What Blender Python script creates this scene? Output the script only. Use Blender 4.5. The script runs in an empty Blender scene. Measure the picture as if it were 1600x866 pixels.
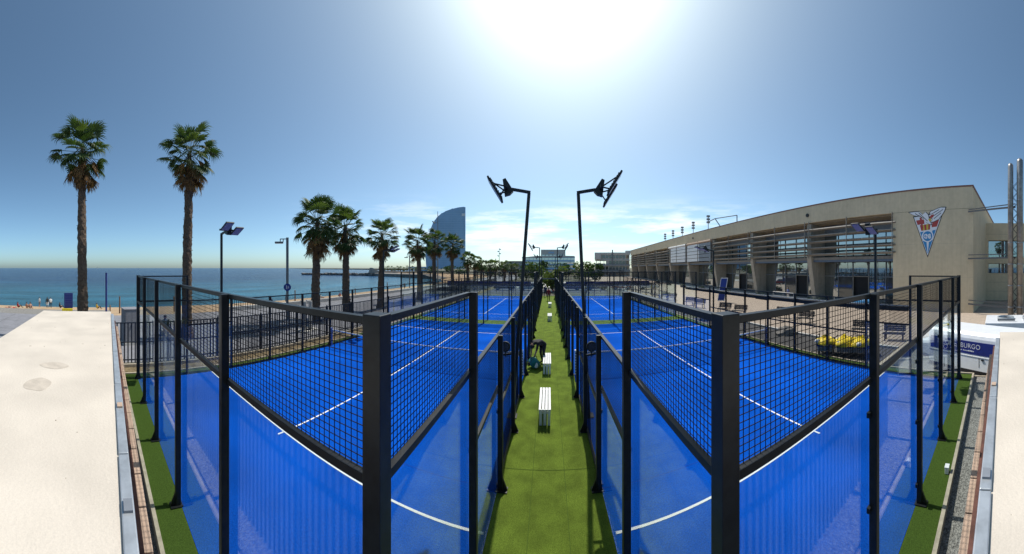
import bpy, math, random
from mathutils import Vector, Matrix
R = math.radians
SC = bpy.context.scene
COL = SC.collection

# ------------------------------------------------------------------ camera: the photograph is a hand-swept cylindrical panorama
EYE = 4.3
F = 445.0                                   # panorama pixels per radian in the 1600 px frame
cd = bpy.data.cameras.new('camera'); cam = bpy.data.objects.new('camera', cd); COL.objects.link(cam)
cd.type = 'PANO'; cd.panorama_type = 'CENTRAL_CYLINDRICAL'
cd.central_cylindrical_range_u_min = -857 / F; cd.central_cylindrical_range_u_max = 743 / F
cd.central_cylindrical_range_v_min = -447 / F; cd.central_cylindrical_range_v_max = 419 / F
cd.central_cylindrical_radius = 1.0
cd.clip_start = 0.02; cd.clip_end = 60000
cam.location = (0, 0, EYE); cam.rotation_euler = (R(90), 0, 0)
SC.camera = cam

# ------------------------------------------------------------------ sky, sun, exposure
SUN_EL, SUN_AZ = 54.0, 4.0
W = bpy.data.worlds.new('World'); SC.world = W; W.use_nodes = True
nt = W.node_tree; N = nt.nodes; L = nt.links
bg = N['Background']; bg.inputs[1].default_value = 0.135
sky = N.new('ShaderNodeTexSky'); sky.sky_type = 'NISHITA'; sky.sun_disc = False
sky.sun_elevation = R(SUN_EL); sky.sun_rotation = R(SUN_AZ)
sky.altitude = 0; sky.air_density = .6; sky.dust_density = 1.25; sky.ozone_density = 5.5
# thin cirrus low over the far roofs
tc = N.new('ShaderNodeTexCoord'); mp = N.new('ShaderNodeMapping'); mp.inputs['Scale'].default_value = (2.6, 2.6, 17.0)
mp.inputs['Location'].default_value = (0.3, 0.1, 0.55)
ns = N.new('ShaderNodeTexNoise'); ns.inputs['Scale'].default_value = 1.7; ns.inputs['Detail'].default_value = 7; ns.inputs['Roughness'].default_value = .58
ra = N.new('ShaderNodeValToRGB'); ra.color_ramp.elements[0].position = .47; ra.color_ramp.elements[1].position = .70
sx = N.new('ShaderNodeSeparateXYZ')
elv = N.new('ShaderNodeMapRange'); elv.interpolation_type = 'SMOOTHSTEP'
elv.inputs[1].default_value = .26; elv.inputs[2].default_value = .15
lo = N.new('ShaderNodeMapRange'); lo.interpolation_type = 'SMOOTHSTEP'; lo.inputs[1].default_value = .03; lo.inputs[2].default_value = .10
fw = N.new('ShaderNodeMapRange'); fw.interpolation_type = 'SMOOTHSTEP'; fw.inputs[1].default_value = .55; fw.inputs[2].default_value = .95
m1 = N.new('ShaderNodeMath'); m1.operation = 'MULTIPLY'; m2 = N.new('ShaderNodeMath'); m2.operation = 'MULTIPLY'
m3 = N.new('ShaderNodeMath'); m3.operation = 'MULTIPLY'; m4 = N.new('ShaderNodeMath'); m4.operation = 'MULTIPLY'; m4.inputs[1].default_value = .95
mx = N.new('ShaderNodeMix'); mx.data_type = 'RGBA'
mx.inputs[7].default_value = (7.4, 7.6, 7.6, 1)
L.new(tc.outputs['Generated'], mp.inputs[0]); L.new(mp.outputs[0], ns.inputs['Vector']); L.new(ns.outputs[0], ra.inputs[0])
L.new(tc.outputs['Generated'], sx.inputs[0]); L.new(sx.outputs[2], elv.inputs[0]); L.new(sx.outputs[2], lo.inputs[0]); L.new(sx.outputs[1], fw.inputs[0])
L.new(elv.outputs[0], m1.inputs[0]); L.new(lo.outputs[0], m1.inputs[1])
L.new(m1.outputs[0], m2.inputs[0]); L.new(fw.outputs[0], m2.inputs[1])
L.new(m2.outputs[0], m3.inputs[0]); L.new(ra.outputs[0], m3.inputs[1]); L.new(m3.outputs[0], m4.inputs[0])
L.new(m4.outputs[0], mx.inputs[0]); wb = N.new('ShaderNodeVectorMath'); wb.operation = 'MULTIPLY'; wb.inputs[1].default_value = (1.07, 1.18, 1.0)      # the camera's cool-green white balance
L.new(sky.outputs[0], wb.inputs[0]); L.new(wb.outputs[0], mx.inputs[6]); L.new(mx.outputs[2], bg.inputs[0])

sd = bpy.data.lights.new('sun', 'SUN'); sun = bpy.data.objects.new('sun', sd); COL.objects.link(sun)
sd.energy = 4.0; sd.angle = R(.53); sd.color = (1, .95, .88)
sun.rotation_euler = (-R(90 - SUN_EL), 0, -R(SUN_AZ)); sun.location = (0, 0, 60)
vs = SC.view_settings; vs.view_transform = 'Standard'; vs.look = 'None'; vs.gamma = 1; vs.use_curve_mapping = False
vs.exposure = 0.3
cy = SC.cycles; cy.max_bounces = 10; cy.transparent_max_bounces = 64; cy.glossy_bounces = 4; cy.diffuse_bounces = 3
cy.caustics_reflective = False; cy.caustics_refractive = False; cy.sample_clamp_indirect = 6
cy.use_denoising = True
SC.render.film_transparent = False

# ------------------------------------------------------------------ materials
MATS = {}
def mat(name, col, rough=.6, metal=0., noise=None, bump=None, spec=.5, col2=None, coat=0., noise2=None, streak=None):
    m = bpy.data.materials.new(name); m.use_nodes = True; n = m.node_tree.nodes; l = m.node_tree.links
    p = n['Principled BSDF']; p.inputs['Base Color'].default_value = (*col, 1); p.inputs['Roughness'].default_value = rough
    p.inputs['Metallic'].default_value = metal; p.inputs['Specular IOR Level'].default_value = spec
    if coat: p.inputs['Coat Weight'].default_value = coat
    g = n.new('ShaderNodeNewGeometry') if (noise or bump) else None
    if noise:                                  # (scale, low factor, high factor) or with col2 a second colour
        t = n.new('ShaderNodeTexNoise'); t.inputs['Scale'].default_value = noise[0]; t.inputs['Detail'].default_value = 6; t.inputs['Roughness'].default_value = .62
        r = n.new('ShaderNodeValToRGB'); r.color_ramp.elements[0].position = .33; r.color_ramp.elements[1].position = .68
        c2 = col2 if col2 else tuple(min(1, c * noise[2]) for c in col)
        r.color_ramp.elements[0].color = (*[c * noise[1] for c in col], 1); r.color_ramp.elements[1].color = (*c2, 1)
        l.new(g.outputs['Position'], t.inputs['Vector']); l.new(t.outputs[0], r.inputs[0])
        out = r.outputs[0]
        if noise2:                             # a second, larger or finer mottling multiplied on top
            t2 = n.new('ShaderNodeTexNoise'); t2.inputs['Scale'].default_value = noise2[0]; t2.inputs['Detail'].default_value = 5
            mr = n.new('ShaderNodeMapRange'); mr.inputs[1].default_value = .35; mr.inputs[2].default_value = .65; mr.inputs[3].default_value = noise2[1]; mr.inputs[4].default_value = noise2[2]
            mm = n.new('ShaderNodeVectorMath'); mm.operation = 'SCALE'
            l.new(g.outputs['Position'], t2.inputs['Vector']); l.new(t2.outputs[0], mr.inputs[0]); l.new(out, mm.inputs[0]); l.new(mr.outputs[0], mm.inputs['Scale'])
            out = mm.outputs[0]
        if streak:                             # rain streaks running down the face
            mq = n.new('ShaderNodeMapping'); mq.inputs['Scale'].default_value = (2.2, 2.2, .10); t3 = n.new('ShaderNodeTexNoise'); t3.inputs['Scale'].default_value = 1.6; t3.inputs['Detail'].default_value = 7; t3.inputs['Roughness'].default_value = .7
            mr3 = n.new('ShaderNodeMapRange'); mr3.inputs[1].default_value = .38; mr3.inputs[2].default_value = .62; mr3.inputs[3].default_value = streak[0]; mr3.inputs[4].default_value = streak[1]; mm3 = n.new('ShaderNodeVectorMath'); mm3.operation = 'SCALE'
            l.new(g.outputs['Position'], mq.inputs[0]); l.new(mq.outputs[0], t3.inputs['Vector']); l.new(t3.outputs[0], mr3.inputs[0]); l.new(out, mm3.inputs[0]); l.new(mr3.outputs[0], mm3.inputs['Scale']); out = mm3.outputs[0]
        l.new(out, p.inputs['Base Color'])
    if bump:
        t = n.new('ShaderNodeTexNoise'); t.inputs['Scale'].default_value = bump[0]; t.inputs['Detail'].default_value = 5
        b = n.new('ShaderNodeBump'); b.inputs['Strength'].default_value = bump[1]; b.inputs['Distance'].default_value = bump[2] if len(bump) > 2 else .02
        l.new(g.outputs['Position'], t.inputs['Vector']); l.new(t.outputs[0], b.inputs['Height']); l.new(b.outputs[0], p.inputs['Normal'])
    MATS[name] = m
    return m
def glass(name, tint, refl=1.0, ior=1.5):
    m = bpy.data.materials.new(name); m.use_nodes = True; n = m.node_tree.nodes; l = m.node_tree.links
    n.remove(n['Principled BSDF']); o = n['Material Output']
    t = n.new('ShaderNodeBsdfTransparent'); t.inputs[0].default_value = (*tint, 1)
    g = n.new('ShaderNodeBsdfGlossy'); g.inputs['Roughness'].default_value = 0.0; g.inputs[0].default_value = (1, 1, 1, 1)
    f = n.new('ShaderNodeFresnel'); ge = n.new('ShaderNodeNewGeometry'); io = n.new('ShaderNodeMapRange'); io.inputs[3].default_value = ior; io.inputs[4].default_value = 1 / ior
    l.new(ge.outputs['Backfacing'], io.inputs[0]); l.new(io.outputs[0], f.inputs[0])        # both faces of the pane reflect alike
    k = n.new('ShaderNodeMath'); k.operation = 'MULTIPLY'; k.inputs[1].default_value = refl
    x = n.new('ShaderNodeMixShader'); l.new(f.outputs[0], k.inputs[0]); l.new(k.outputs[0], x.inputs[0]); l.new(t.outputs[0], x.inputs[1]); l.new(g.outputs[0], x.inputs[2])
    l.new(x.outputs[0], o.inputs[0]); MATS[name] = m
    return m
M = MATS
mat('black_steel', (.011, .012, .013), .40, 0, (9, .7, 1.6), None, .35)
mat('wire', (.006, .006, .007), .65, 0, spec=.2)
glass('glass', (.93, .965, .965), 1.0)
mat('blue_turf', (.0008, .082, .55), .95, 0, (38, .66, 1.12), (160, .8, .012), .02, (.005, .112, .60), noise2=(.45, .80, 1.14))
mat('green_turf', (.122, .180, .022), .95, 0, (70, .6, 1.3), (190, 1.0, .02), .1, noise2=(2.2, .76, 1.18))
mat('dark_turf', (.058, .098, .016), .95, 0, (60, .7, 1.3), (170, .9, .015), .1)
mat('navy_seam', (.002, .05, .36), .95)
mat('line_white', (.78, .79, .8), .8, 0, (30, .85, 1.05))
mat('roof_white', (.62, .555, .47), .8, 0, (90, .92, 1.04), (35, .3, .01), .3, noise2=(1.1, .90, 1.05))
mat('stain', (.52, .455, .375), .8, 0, (7, .85, 1.1))
mat('galvanised', (.50, .53, .55), .42, .55, (6, .8, 1.15), None, .5)
mat('stack_metal', (.27, .26, .25), .4, .75, (2.5, .7, 1.2), None, .5)
mat('cladding', (.05, .06, .08), .6, 0, (5, .85, 1.1))
mat('moss', (.40, .31, .19), .9, 0, (6, .7, 1.3), None, .2, (.60, .54, .46))
mat('rust', (.10, .042, .03), .8, 0, (9, .7, 1.5))
mat('tile', (.47, .34, .25), .8, 0, (7, .82, 1.15), (50, .3, .006))
mat('gravel', (.22, .21, .19), .95, 0, (34, .35, 1.9), (26, 1.0, .05), .2)
mat('stone', (.33, .31, .28), .9, 0, (3, .6, 1.35), (8, .6, .05))
mat('kerb', (.42, .36, .27), .9, 0, (8, .75, 1.15), (40, .3, .01))
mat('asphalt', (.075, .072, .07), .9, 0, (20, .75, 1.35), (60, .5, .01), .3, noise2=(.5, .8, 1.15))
mat('terrace', (.41, .335, .265), .85, 0, (2.2, .85, 1.12), (25, .3, .008), .3, noise2=(14, .86, 1.1))
mat('promenade', (.225, .225, .24), .85, 0, (1.2, .85, 1.12), (30, .35, .01), .3, noise2=(9, .88, 1.1))
mat('sand', (.46, .33, .205), .95, 0, (.9, .8, 1.12), (4, .8, .12), .1, noise2=(7, .85, 1.1))
mat('earth', (.20, .155, .09), .95, 0, (6, .6, 1.3), (12, .7, .05), .1, noise2=(1, .8, 1.2))
mat('scrub_ground', (.12, .115, .085), .95, 0, (.12, .6, 1.5), (3, .6, .1), .1)
mat('concrete', (.66, .545, .37), .85, 0, (.35, .92, 1.05), (20, .15, .006), .3, noise2=(2.5, .96, 1.03), streak=(.945, 1.02))
mat('concrete_pale', (.55, .53, .49), .85, 0, (1.4, .85, 1.06), (20, .25, .01))
mat('pier', (.44, .39, .31), .85, 0, (2, .86, 1.08), (20, .25, .01), streak=(.82, 1.05))
mat('fascia_red', (.22, .10, .07), .7, 0, (3, .8, 1.2))
mat('dark_void', (.012, .012, .014), .8)
mat('louver', (.23, .21, .18), .65, 0, (3, .85, 1.1))
mat('blue_beam', (.11, .15, .21), .5, .1, (3, .85, 1.1))
mat('white_paint', (.78, .78, .77), .45, 0, (6, .9, 1.04))
mat('white_body', (.74, .76, .78), .3, 0, (3, .93, 1.03), None, .5)
mat('grey_panel', (.22, .24, .27), .5, .1, (4, .85, 1.1))
mat('navy', (.012, .022, .17), .5, 0, (5, .85, 1.1))
mat('sign_blue', (.01, .035, .25), .5)
mat('sky_blue', (.03, .24, .52), .55)
mat('crest_red', (.42, .06, .05), .6); mat('crest_yellow', (.62, .45, .06), .6); mat('crest_black', (.02, .02, .025), .6)
mat('text_white', (.8, .8, .82), .6)
mat('lens', (.13, .16, .31), .25, 0, (30, .7, 1.3), None, .6)
mat('lamp_grey', (.17, .18, .19), .5, .3, (5, .85, 1.1))
mat('wood', (.16, .085, .045), .8, 0, (9, .6, 1.4))
mat('trunk', (.115, .085, .062), .95, 0, (14, .5, 1.6), (30, .9, .03), .1)
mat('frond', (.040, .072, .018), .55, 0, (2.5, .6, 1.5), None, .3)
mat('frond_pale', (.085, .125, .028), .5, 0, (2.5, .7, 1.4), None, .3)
mat('frond_dead', (.19, .115, .058), .9, 0, (3, .55, 1.4), None, .1)
mat('leaf', (.045, .085, .022), .6, 0, (1.2, .6, 1.6), None, .3)
mat('leaf_pale', (.115, .15, .035), .6, 0, (1.5, .7, 1.4), None, .3)
mat('leaf_dark', (.026, .055, .018), .6, 0, (1.2, .6, 1.6), None, .3)
mat('yellow', (.80, .60, .008), .6, 0, (6, .8, 1.1), (14, .5, .03))
mat('black_plastic', (.012, .012, .013), .5)
mat('slat_black', (.022, .021, .02), .6, 0, (8, .7, 1.4))
mat('skin', (.36, .19, .12), .6); mat('hair', (.012, .009, .007), .6)
for nm, c in dict(c_black=(.012, .012, .014), c_white=(.72, .72, .7), c_red=(.34, .03, .03), c_teal=(.01, .16, .16), c_navy=(.02, .03, .09),
                  c_yellow=(.62, .42, .03), c_grey=(.16, .16, .17), c_pink=(.5, .2, .2), c_denim=(.05, .09, .17)).items(): mat(nm, c, .85, 0, (20, .8, 1.15))
mat('car_white', (.7, .71, .72), .25, 0, coat=.6); mat('car_red', (.3, .02, .02), .25, 0, coat=.6); mat('car_dark', (.03, .03, .045), .25, 0, coat=.6)
mat('car_silver', (.36, .37, .39), .3, .4, coat=.5); mat('car_violet', (.12, .06, .16), .3, 0, coat=.6); mat('tyre', (.012, .012, .012), .85)
mat('rock', (.20, .185, .165), .95, 0, (.7, .6, 1.5), (2, .6, .3))
for nm in ('frond', 'frond_pale', 'leaf', 'leaf_pale', 'leaf_dark', 'frond_dead'):   # thin leaves let some of the backlight through
    m_ = M[nm]; n_ = m_.node_tree.nodes; l_ = m_.node_tree.links; p_ = n_['Principled BSDF']; t_ = n_.new('ShaderNodeBsdfTranslucent'); x_ = n_.new('ShaderNodeMixShader'); x_.inputs[0].default_value = .28
    src_ = p_.inputs['Base Color'].links[0].from_socket; g_ = n_.new('ShaderNodeVectorMath'); g_.operation = 'MULTIPLY'; g_.inputs[1].default_value = (1.15, 1.25, .6)
    l_.new(src_, g_.inputs[0]); l_.new(g_.outputs[0], t_.inputs[0]); l_.new(p_.outputs[0], x_.inputs[1]); l_.new(t_.outputs[0], x_.inputs[2]); l_.new(x_.outputs[0], n_['Material Output'].inputs[0])
# reflecting window glass seen from outside: a dark room behind, the sky in front
def window_mat(name, base, f0):
    m = bpy.data.materials.new(name); m.use_nodes = True; n = m.node_tree.nodes; l = m.node_tree.links
    p = n['Principled BSDF']; p.inputs['Base Color'].default_value = (*base, 1); p.inputs['Roughness'].default_value = .5
    g = n.new('ShaderNodeBsdfGlossy'); g.inputs['Roughness'].default_value = .015; g.inputs[0].default_value = (.86, .93, .95, 1)
    w = n.new('ShaderNodeLayerWeight'); w.inputs[0].default_value = .35
    r = n.new('ShaderNodeMapRange'); r.inputs[3].default_value = f0; r.inputs[4].default_value = 1
    ge = n.new('ShaderNodeNewGeometry'); t = n.new('ShaderNodeTexNoise'); t.inputs['Scale'].default_value = .9; b = n.new('ShaderNodeBump'); b.inputs['Strength'].default_value = .035; b.inputs['Distance'].default_value = .05
    l.new(ge.outputs['Position'], t.inputs['Vector']); l.new(t.outputs[0], b.inputs['Height']); l.new(b.outputs[0], g.inputs['Normal'])
    x = n.new('ShaderNodeMixShader'); l.new(w.outputs['Fresnel'], r.inputs[0]); l.new(r.outputs[0], x.inputs[0]); l.new(p.outputs[0], x.inputs[1]); l.new(g.outputs[0], x.inputs[2])
    l.new(x.outputs[0], n['Material Output'].inputs[0]); MATS[name] = m
window_mat('window', (.02, .03, .034), .42)
window_mat('window_dark', (.01, .011, .012), .07)
# sea
def sea_mat():
    m = bpy.data.materials.new('sea'); m.use_nodes = True; n = m.node_tree.nodes; l = m.node_tree.links
    p = n['Principled BSDF']; p.inputs['Roughness'].default_value = .22; p.inputs['IOR'].default_value = 1.33; p.inputs['Specular IOR Level'].default_value = .09
    g = n.new('ShaderNodeNewGeometry'); s = n.new('ShaderNodeSeparateXYZ'); l.new(g.outputs['Position'], s.inputs[0])
    r = n.new('ShaderNodeMapRange'); r.inputs[1].default_value = -190; r.inputs[2].default_value = -58; r.interpolation_type = 'SMOOTHSTEP'
    mixc = n.new('ShaderNodeMix'); mixc.data_type = 'RGBA'; mixc.inputs[6].default_value = (.002, .022, .072, 1); mixc.inputs[7].default_value = (.016, .092, .145, 1)
    l.new(s.outputs[0], r.inputs[0]); l.new(r.outputs[0], mixc.inputs[0])
    t0 = n.new('ShaderNodeTexNoise'); t0.inputs['Scale'].default_value = .11; t0.inputs['Detail'].default_value = 8; t0.inputs['Roughness'].default_value = .65
    mr = n.new('ShaderNodeMapRange'); mr.inputs[1].default_value = .3; mr.inputs[2].default_value = .7; mr.inputs[3].default_value = .5; mr.inputs[4].default_value = 1.55
    vm = n.new('ShaderNodeVectorMath'); vm.operation = 'SCALE'
    mpp = n.new('ShaderNodeMapping'); mpp.inputs['Scale'].default_value = (1, .3, 1)
    l.new(g.outputs['Position'], mpp.inputs[0]); l.new(mpp.outputs[0], t0.inputs['Vector']); l.new(t0.outputs[0], mr.inputs[0]); l.new(mixc.outputs[2], vm.inputs[0]); l.new(mr.outputs[0], vm.inputs['Scale']); l.new(vm.outputs[0], p.inputs['Base Color'])
    t1 = n.new('ShaderNodeTexNoise'); t1.inputs['Scale'].default_value = .55; t1.inputs['Detail'].default_value = 9; t1.inputs['Roughness'].default_value = .68
    b = n.new('ShaderNodeBump'); b.inputs['Strength'].default_value = 1.0; b.inputs['Distance'].default_value = .7
    l.new(mpp.outputs[0], t1.inputs['Vector']); l.new(t1.outputs[0], b.inputs['Height']); l.new(b.outputs[0], p.inputs['Normal'])
    MATS['sea'] = m
sea_mat()

# ------------------------------------------------------------------ mesh helpers
class MB:
    def __init__(s): s.v = []; s.f = []
    def add(s, vs, fs):
        b = len(s.v); s.v += [tuple(v) for v in vs]; s.f += [tuple(i + b for i in f) for f in fs]; return s
    def box(s, x0, x1, y0, y1, z0, z1):
        return s.add([(x0, y0, z0), (x1, y0, z0), (x1, y1, z0), (x0, y1, z0), (x0, y0, z1), (x1, y0, z1), (x1, y1, z1), (x0, y1, z1)],
                     [(0, 3, 2, 1), (4, 5, 6, 7), (0, 1, 5, 4), (1, 2, 6, 5), (2, 3, 7, 6), (3, 0, 4, 7)])
    def bar(s, p, q, w, h, up=(0, 0, 1)):
        p, q = Vector(p), Vector(q); d = (q - p).normalized(); u = Vector(up)
        if abs(d.dot(u)) > .98: u = Vector((0, 1, 0))
        a = d.cross(u).normalized(); b = a.cross(d).normalized(); a *= w / 2; b *= h / 2
        return s.add([p - a - b, p + a - b, p + a + b, p - a + b, q - a - b, q + a - b, q + a + b, q - a + b],
                     [(0, 1, 2, 3), (7, 6, 5, 4), (0, 4, 5, 1), (1, 5, 6, 2), (2, 6, 7, 3), (3, 7, 4, 0)])
    def tube(s, pts, rs, n=8, caps=True):
        pts = [Vector(p) for p in pts]
        if not hasattr(rs, '__len__'): rs = [rs] * len(pts)
        b = len(s.v); k = len(pts)
        for i, p in enumerate(pts):
            d = (pts[min(i + 1, k - 1)] - pts[max(i - 1, 0)]).normalized()
            u = Vector((0, 0, 1)) if abs(d.z) < .95 else Vector((0, 1, 0))
            a = d.cross(u).normalized(); c = a.cross(d)
            for j in range(n):
                t = 2 * math.pi * j / n; s.v.append(tuple(p + (a * math.cos(t) + c * math.sin(t)) * rs[i]))
        for i in range(k - 1):
            for j in range(n):
                s.f.append((b + i * n + j, b + i * n + (j + 1) % n, b + (i + 1) * n + (j + 1) % n, b + (i + 1) * n + j))
        if caps: s.f.append(tuple(b + j for j in reversed(range(n)))); s.f.append(tuple(b + (k - 1) * n + j for j in range(n)))
        return s
    def lathe(s, prof, n=16, c=(0, 0, 0)):
        b = len(s.v)
        for r, z in prof:
            for j in range(n):
                t = 2 * math.pi * j / n; s.v.append((c[0] + r * math.cos(t), c[1] + r * math.sin(t), c[2] + z))
        k = len(prof)
        for i in range(k - 1):
            for j in range(n): s.f.append((b + i * n + j, b + i * n + (j + 1) % n, b + (i + 1) * n + (j + 1) % n, b + (i + 1) * n + j))
        s.f.append(tuple(b + j for j in reversed(range(n)))); s.f.append(tuple(b + (k - 1) * n + j for j in range(n)))
        return s
    def prism(s, poly, fa, fb):                 # poly 2-D, fa/fb map a point to the two ends
        n = len(poly); return s.add([fa(p) for p in poly] + [fb(p) for p in poly],
            [tuple(reversed(range(n))), tuple(range(n, 2 * n))] + [(i, (i + 1) % n, n + (i + 1) % n, n + i) for i in range(n)])
    def quad(s, a, b, c, d): return s.add([a, b, c, d], [(0, 1, 2, 3)])
    def xf(s, mtx): s.v = [tuple(mtx @ Vector(v)) for v in s.v]; return s
    def join(s, o, mtx=None):
        return s.add([mtx @ Vector(v) for v in o.v] if mtx else o.v, o.f)
    def mesh(s, name, m, smooth=False):
        me = bpy.data.meshes.new(name); me.from_pydata(s.v, [], s.f); me.materials.append(M[m] if isinstance(m, str) else m)
        if smooth: me.polygons.foreach_set('use_smooth', [True] * len(me.polygons))
        me.update(); return me
    def build(s, name, m, parent=None, loc=(0, 0, 0), rz=0, smooth=False, bevel=0):
        return put(s.mesh(name, m, smooth), name, parent, loc, rz, bevel)
def put(me, name, parent=None, loc=(0, 0, 0), rz=0, bevel=0, rot=None, scale=None):
    o = bpy.data.objects.new(name, me); COL.objects.link(o); o.parent = parent; o.location = loc
    o.rotation_euler = rot if rot else (0, 0, rz)
    if scale: o.scale = scale
    if bevel:
        b = o.modifiers.new('bevel', 'BEVEL'); b.width = bevel; b.segments = 2; b.limit_method = 'ANGLE'; b.angle_limit = R(40)
    return o
def empty(name, loc=(0, 0, 0), rz=0):
    o = bpy.data.objects.new(name, None); COL.objects.link(o); o.location = loc; o.rotation_euler = (0, 0, rz); o.empty_display_size = .2; return o
def tag(o, label=None, cat=None, group=None, kind=None):
    if label: o['label'] = label
    if cat: o['category'] = cat
    if group: o['group'] = group
    if kind: o['kind'] = kind
    return o
def copy_tree(o, parent=None):
    c = o.copy(); COL.objects.link(c); c.parent = parent
    for ch in list(o.children): copy_tree(ch, c)
    return c
def struct(o, label): return tag(o, label, kind='structure')
def at(px, d, z=0.0):                           # bearing read off the panorama, distance in metres -> a point on the site plan
    t = (px - 857) / F; return Vector((d * math.sin(t), d * math.cos(t), z))
def bear(px): return (px - 857) / F
def box(*a): return MB().box(*a)
def text(body, size, m, name, parent, mtx, ext=.004, bold=0.0, font_scale=1.0):
    cu = bpy.data.curves.new('txt', 'FONT'); cu.body = body; cu.size = size; cu.extrude = ext; cu.offset = bold; cu.align_x = 'LEFT'; cu.resolution_u = 3
    to = bpy.data.objects.new('txt', cu); COL.objects.link(to)
    me = bpy.data.meshes.new_from_object(to.evaluated_get(bpy.context.evaluated_depsgraph_get())); bpy.data.objects.remove(to); bpy.data.curves.remove(cu)
    me.materials.clear(); me.materials.append(M[m]); me.transform(mtx)
    return put(me, name, parent)

# ================================================================== THE SETTING
# coast: inner edge (top of the beach) and outer edge (under water)
inner = [(-26, -160), (-26, 60), (-27, 120), (-34, 160), (-50, 192), (-76, 214), (-110, 236), (-148, 254), (-168, 268), (-180, 300), (-195, 380), (-235, 520), (-310, 800)]
outer = [(-57, -160), (-57, 60), (-57.5, 110), (-60, 150), (-72, 178), (-92, 197), (-122, 213), (-158, 229), (-190, 256), (-205, 300), (-220, 380), (-260, 520), (-335, 800)]
def sheet(name, rects, z, m, label):
    b = MB()
    for x0, x1, y0, y1 in rects: b.quad((x0, y0, z), (x1, y0, z), (x1, y1, z), (x0, y1, z))
    return struct(b.build(name, m), label)
gp = [(x, y, -.06) for x, y in inner] + [(x, y, -.06) for x, y in ((-3500, 2600), (-3500, 9000), (9000, 9000), (9000, -160), (16.3, -160), (16.3, 4.95), (11.53, 4.95), (11.53, .92), (-11.8, .92), (-11.8, -160))]
g = MB().add(gp, [tuple(range(len(gp)))])
struct(g.build('ground', 'scrub_ground'), 'open ground round the courts reaching to the far buildings')
sheet('gravel_strip', [(-30, 11.55, -60, .9)], -.13, 'gravel', 'grey gravel strip between the courts and the roof')
sheet('gravel_yard', [(11.5, 16.3, -60, 4.9)], -.42, 'gravel', 'sunken grey gravel yard where the van stands')
struct(MB().box(11.56, 11.64, -60, .9, -.6, -.10).box(11.5, 16.3, 4.9, 5.1, -.6, .03).box(16.2, 16.4, -60, 4.9, -.6, .03).build('retaining_wall', 'kerb'), 'low retaining wall at the edge of the gravel yard')
# sand, in a few slopes so that it drops to the water
sb = MB(); rng = random.Random(2)
steps = [0, .25, .5, .75, .9, 1.0]; zs = [-.35, -1.0, -1.75, -2.6, -3.25, -3.75]
def dens(path, k=10):
    o = []
    for (a, b) in zip(path, path[1:]):
        for j in range(k): o.append((a[0] + (b[0] - a[0]) * j / k, a[1] + (b[1] - a[1]) * j / k))
    return o + [path[-1]]
di, do = dens(inner), dens(outer)
for (xi, yi), (xo, yo) in zip(di, do):
    for t, z in zip(steps, zs): sb.v.append((xi + (xo - xi) * t + rng.uniform(-.5, .5) * (t > 0), yi + (yo - yi) * t, z + rng.uniform(-.07, .07) * (0 < t < 1)))
k = len(steps)
for i in range(len(di) - 1):
    for j in range(k - 1): sb.f.append((i * k + j, (i + 1) * k + j, (i + 1) * k + j + 1, i * k + j + 1))
struct(sb.build('beach', 'sand', smooth=True), 'golden sand beach sloping down to the sea')
sea = MB().quad((-40000, -40000, -3.5), (-50, -40000, -3.5), (-50, 40000, -3.5), (-40000, 40000, -3.5))
struct(sea.build('sea', 'sea'), 'calm blue sea reaching to the horizon')
qw = MB()
for (x0, y0), (x1, y1) in zip(outer[4:9], outer[5:10]):
    qw.add([(x0, y0, -4), (x1, y1, -4), (x1, y1, -.9), (x0, y0, -.9 if x0 < -75 else -3.2), (x0 + 4, y0 + 9, -4), (x1 + 4, y1 + 9, -4), (x1 + 3, y1 + 8, -.3), (x0 + 3, y0 + 8, -.3 if x0 < -75 else -2.4)], [(0, 1, 2, 3), (3, 2, 6, 7), (5, 4, 7, 6)])
struct(qw.build('quay', 'rock'), 'dark stone quay along the far side of the bay')
# surf line
fm = MB()
for i in range(40):
    y = -60 + i * 5; 
    if y > 105: break
    x = -53.2 + .8 * math.sin(i * 1.7); fm.quad((x - 1.1, y, -3.48), (x + .5, y, -3.48), (-53.2 + .8 * math.sin(i * 1.7 + 1.7) + .5, y + 5, -3.48), (-53.2 + .8 * math.sin(i * 1.7 + 1.7) - 1.1 + .3 * math.sin(i * 4), y + 5, -3.48))
struct(fm.build('surf', 'line_white'), 'thin white surf line along the beach')
sheet('promenade', [(-26, -13.0, -120, 165)], -.03, 'promenade', 'grey paved seaside promenade beyond the picket fence')
# low white wall between the promenade and the sand: separate cast blocks
wall = empty('promenade_wall', (-26, 0, 0)); tag(wall, 'long low white wall between promenade and sand', 'wall')
me = box(-.22, .22, 0, 3.96, -.4, .38).mesh('wall_block', 'concrete_pale')
for i in range(38): put(me, 'wall_block', wall, (0, 12 + i * 4, 0))
# promenade paving joints
pj = [(-26, -13, y, y + .03) for y in range(-40, 160, 4)] + [(x, x + .03, -40, 160) for x in (-16.2, -19.4, -22.6)]
sheet('paving_joint', pj, -.026, 'asphalt', 'dark joints in the promenade paving')

# terrace, path
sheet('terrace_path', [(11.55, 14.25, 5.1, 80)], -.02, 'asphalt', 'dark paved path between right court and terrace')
sheet('terrace', [(14.45, 45, 5.1, 140), (16.4, 60, -30, 5.1)], -.015, 'terrace', 'pale tan paved terrace in front of the club building')
kb = MB()
for i in range(32): kb.box(14.25, 14.45, 5.12 + i * 2.0, 7.1 + i * 2.0, -.1, .10)
struct(kb.build('terrace_kerb', 'concrete_pale'), 'pale kerb along the edge of the terrace')
tj = [(14.45, 30, y, y + .025) for y in [5.2 + 1.2 * i for i in range(70)]] + [(x, x + .025, 5.1, 90) for x in [15.6 + 1.2 * i for i in range(9)]]
sheet('terrace_joint', tj, -.011, 'kerb', 'thin joints between the terrace slabs')

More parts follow.
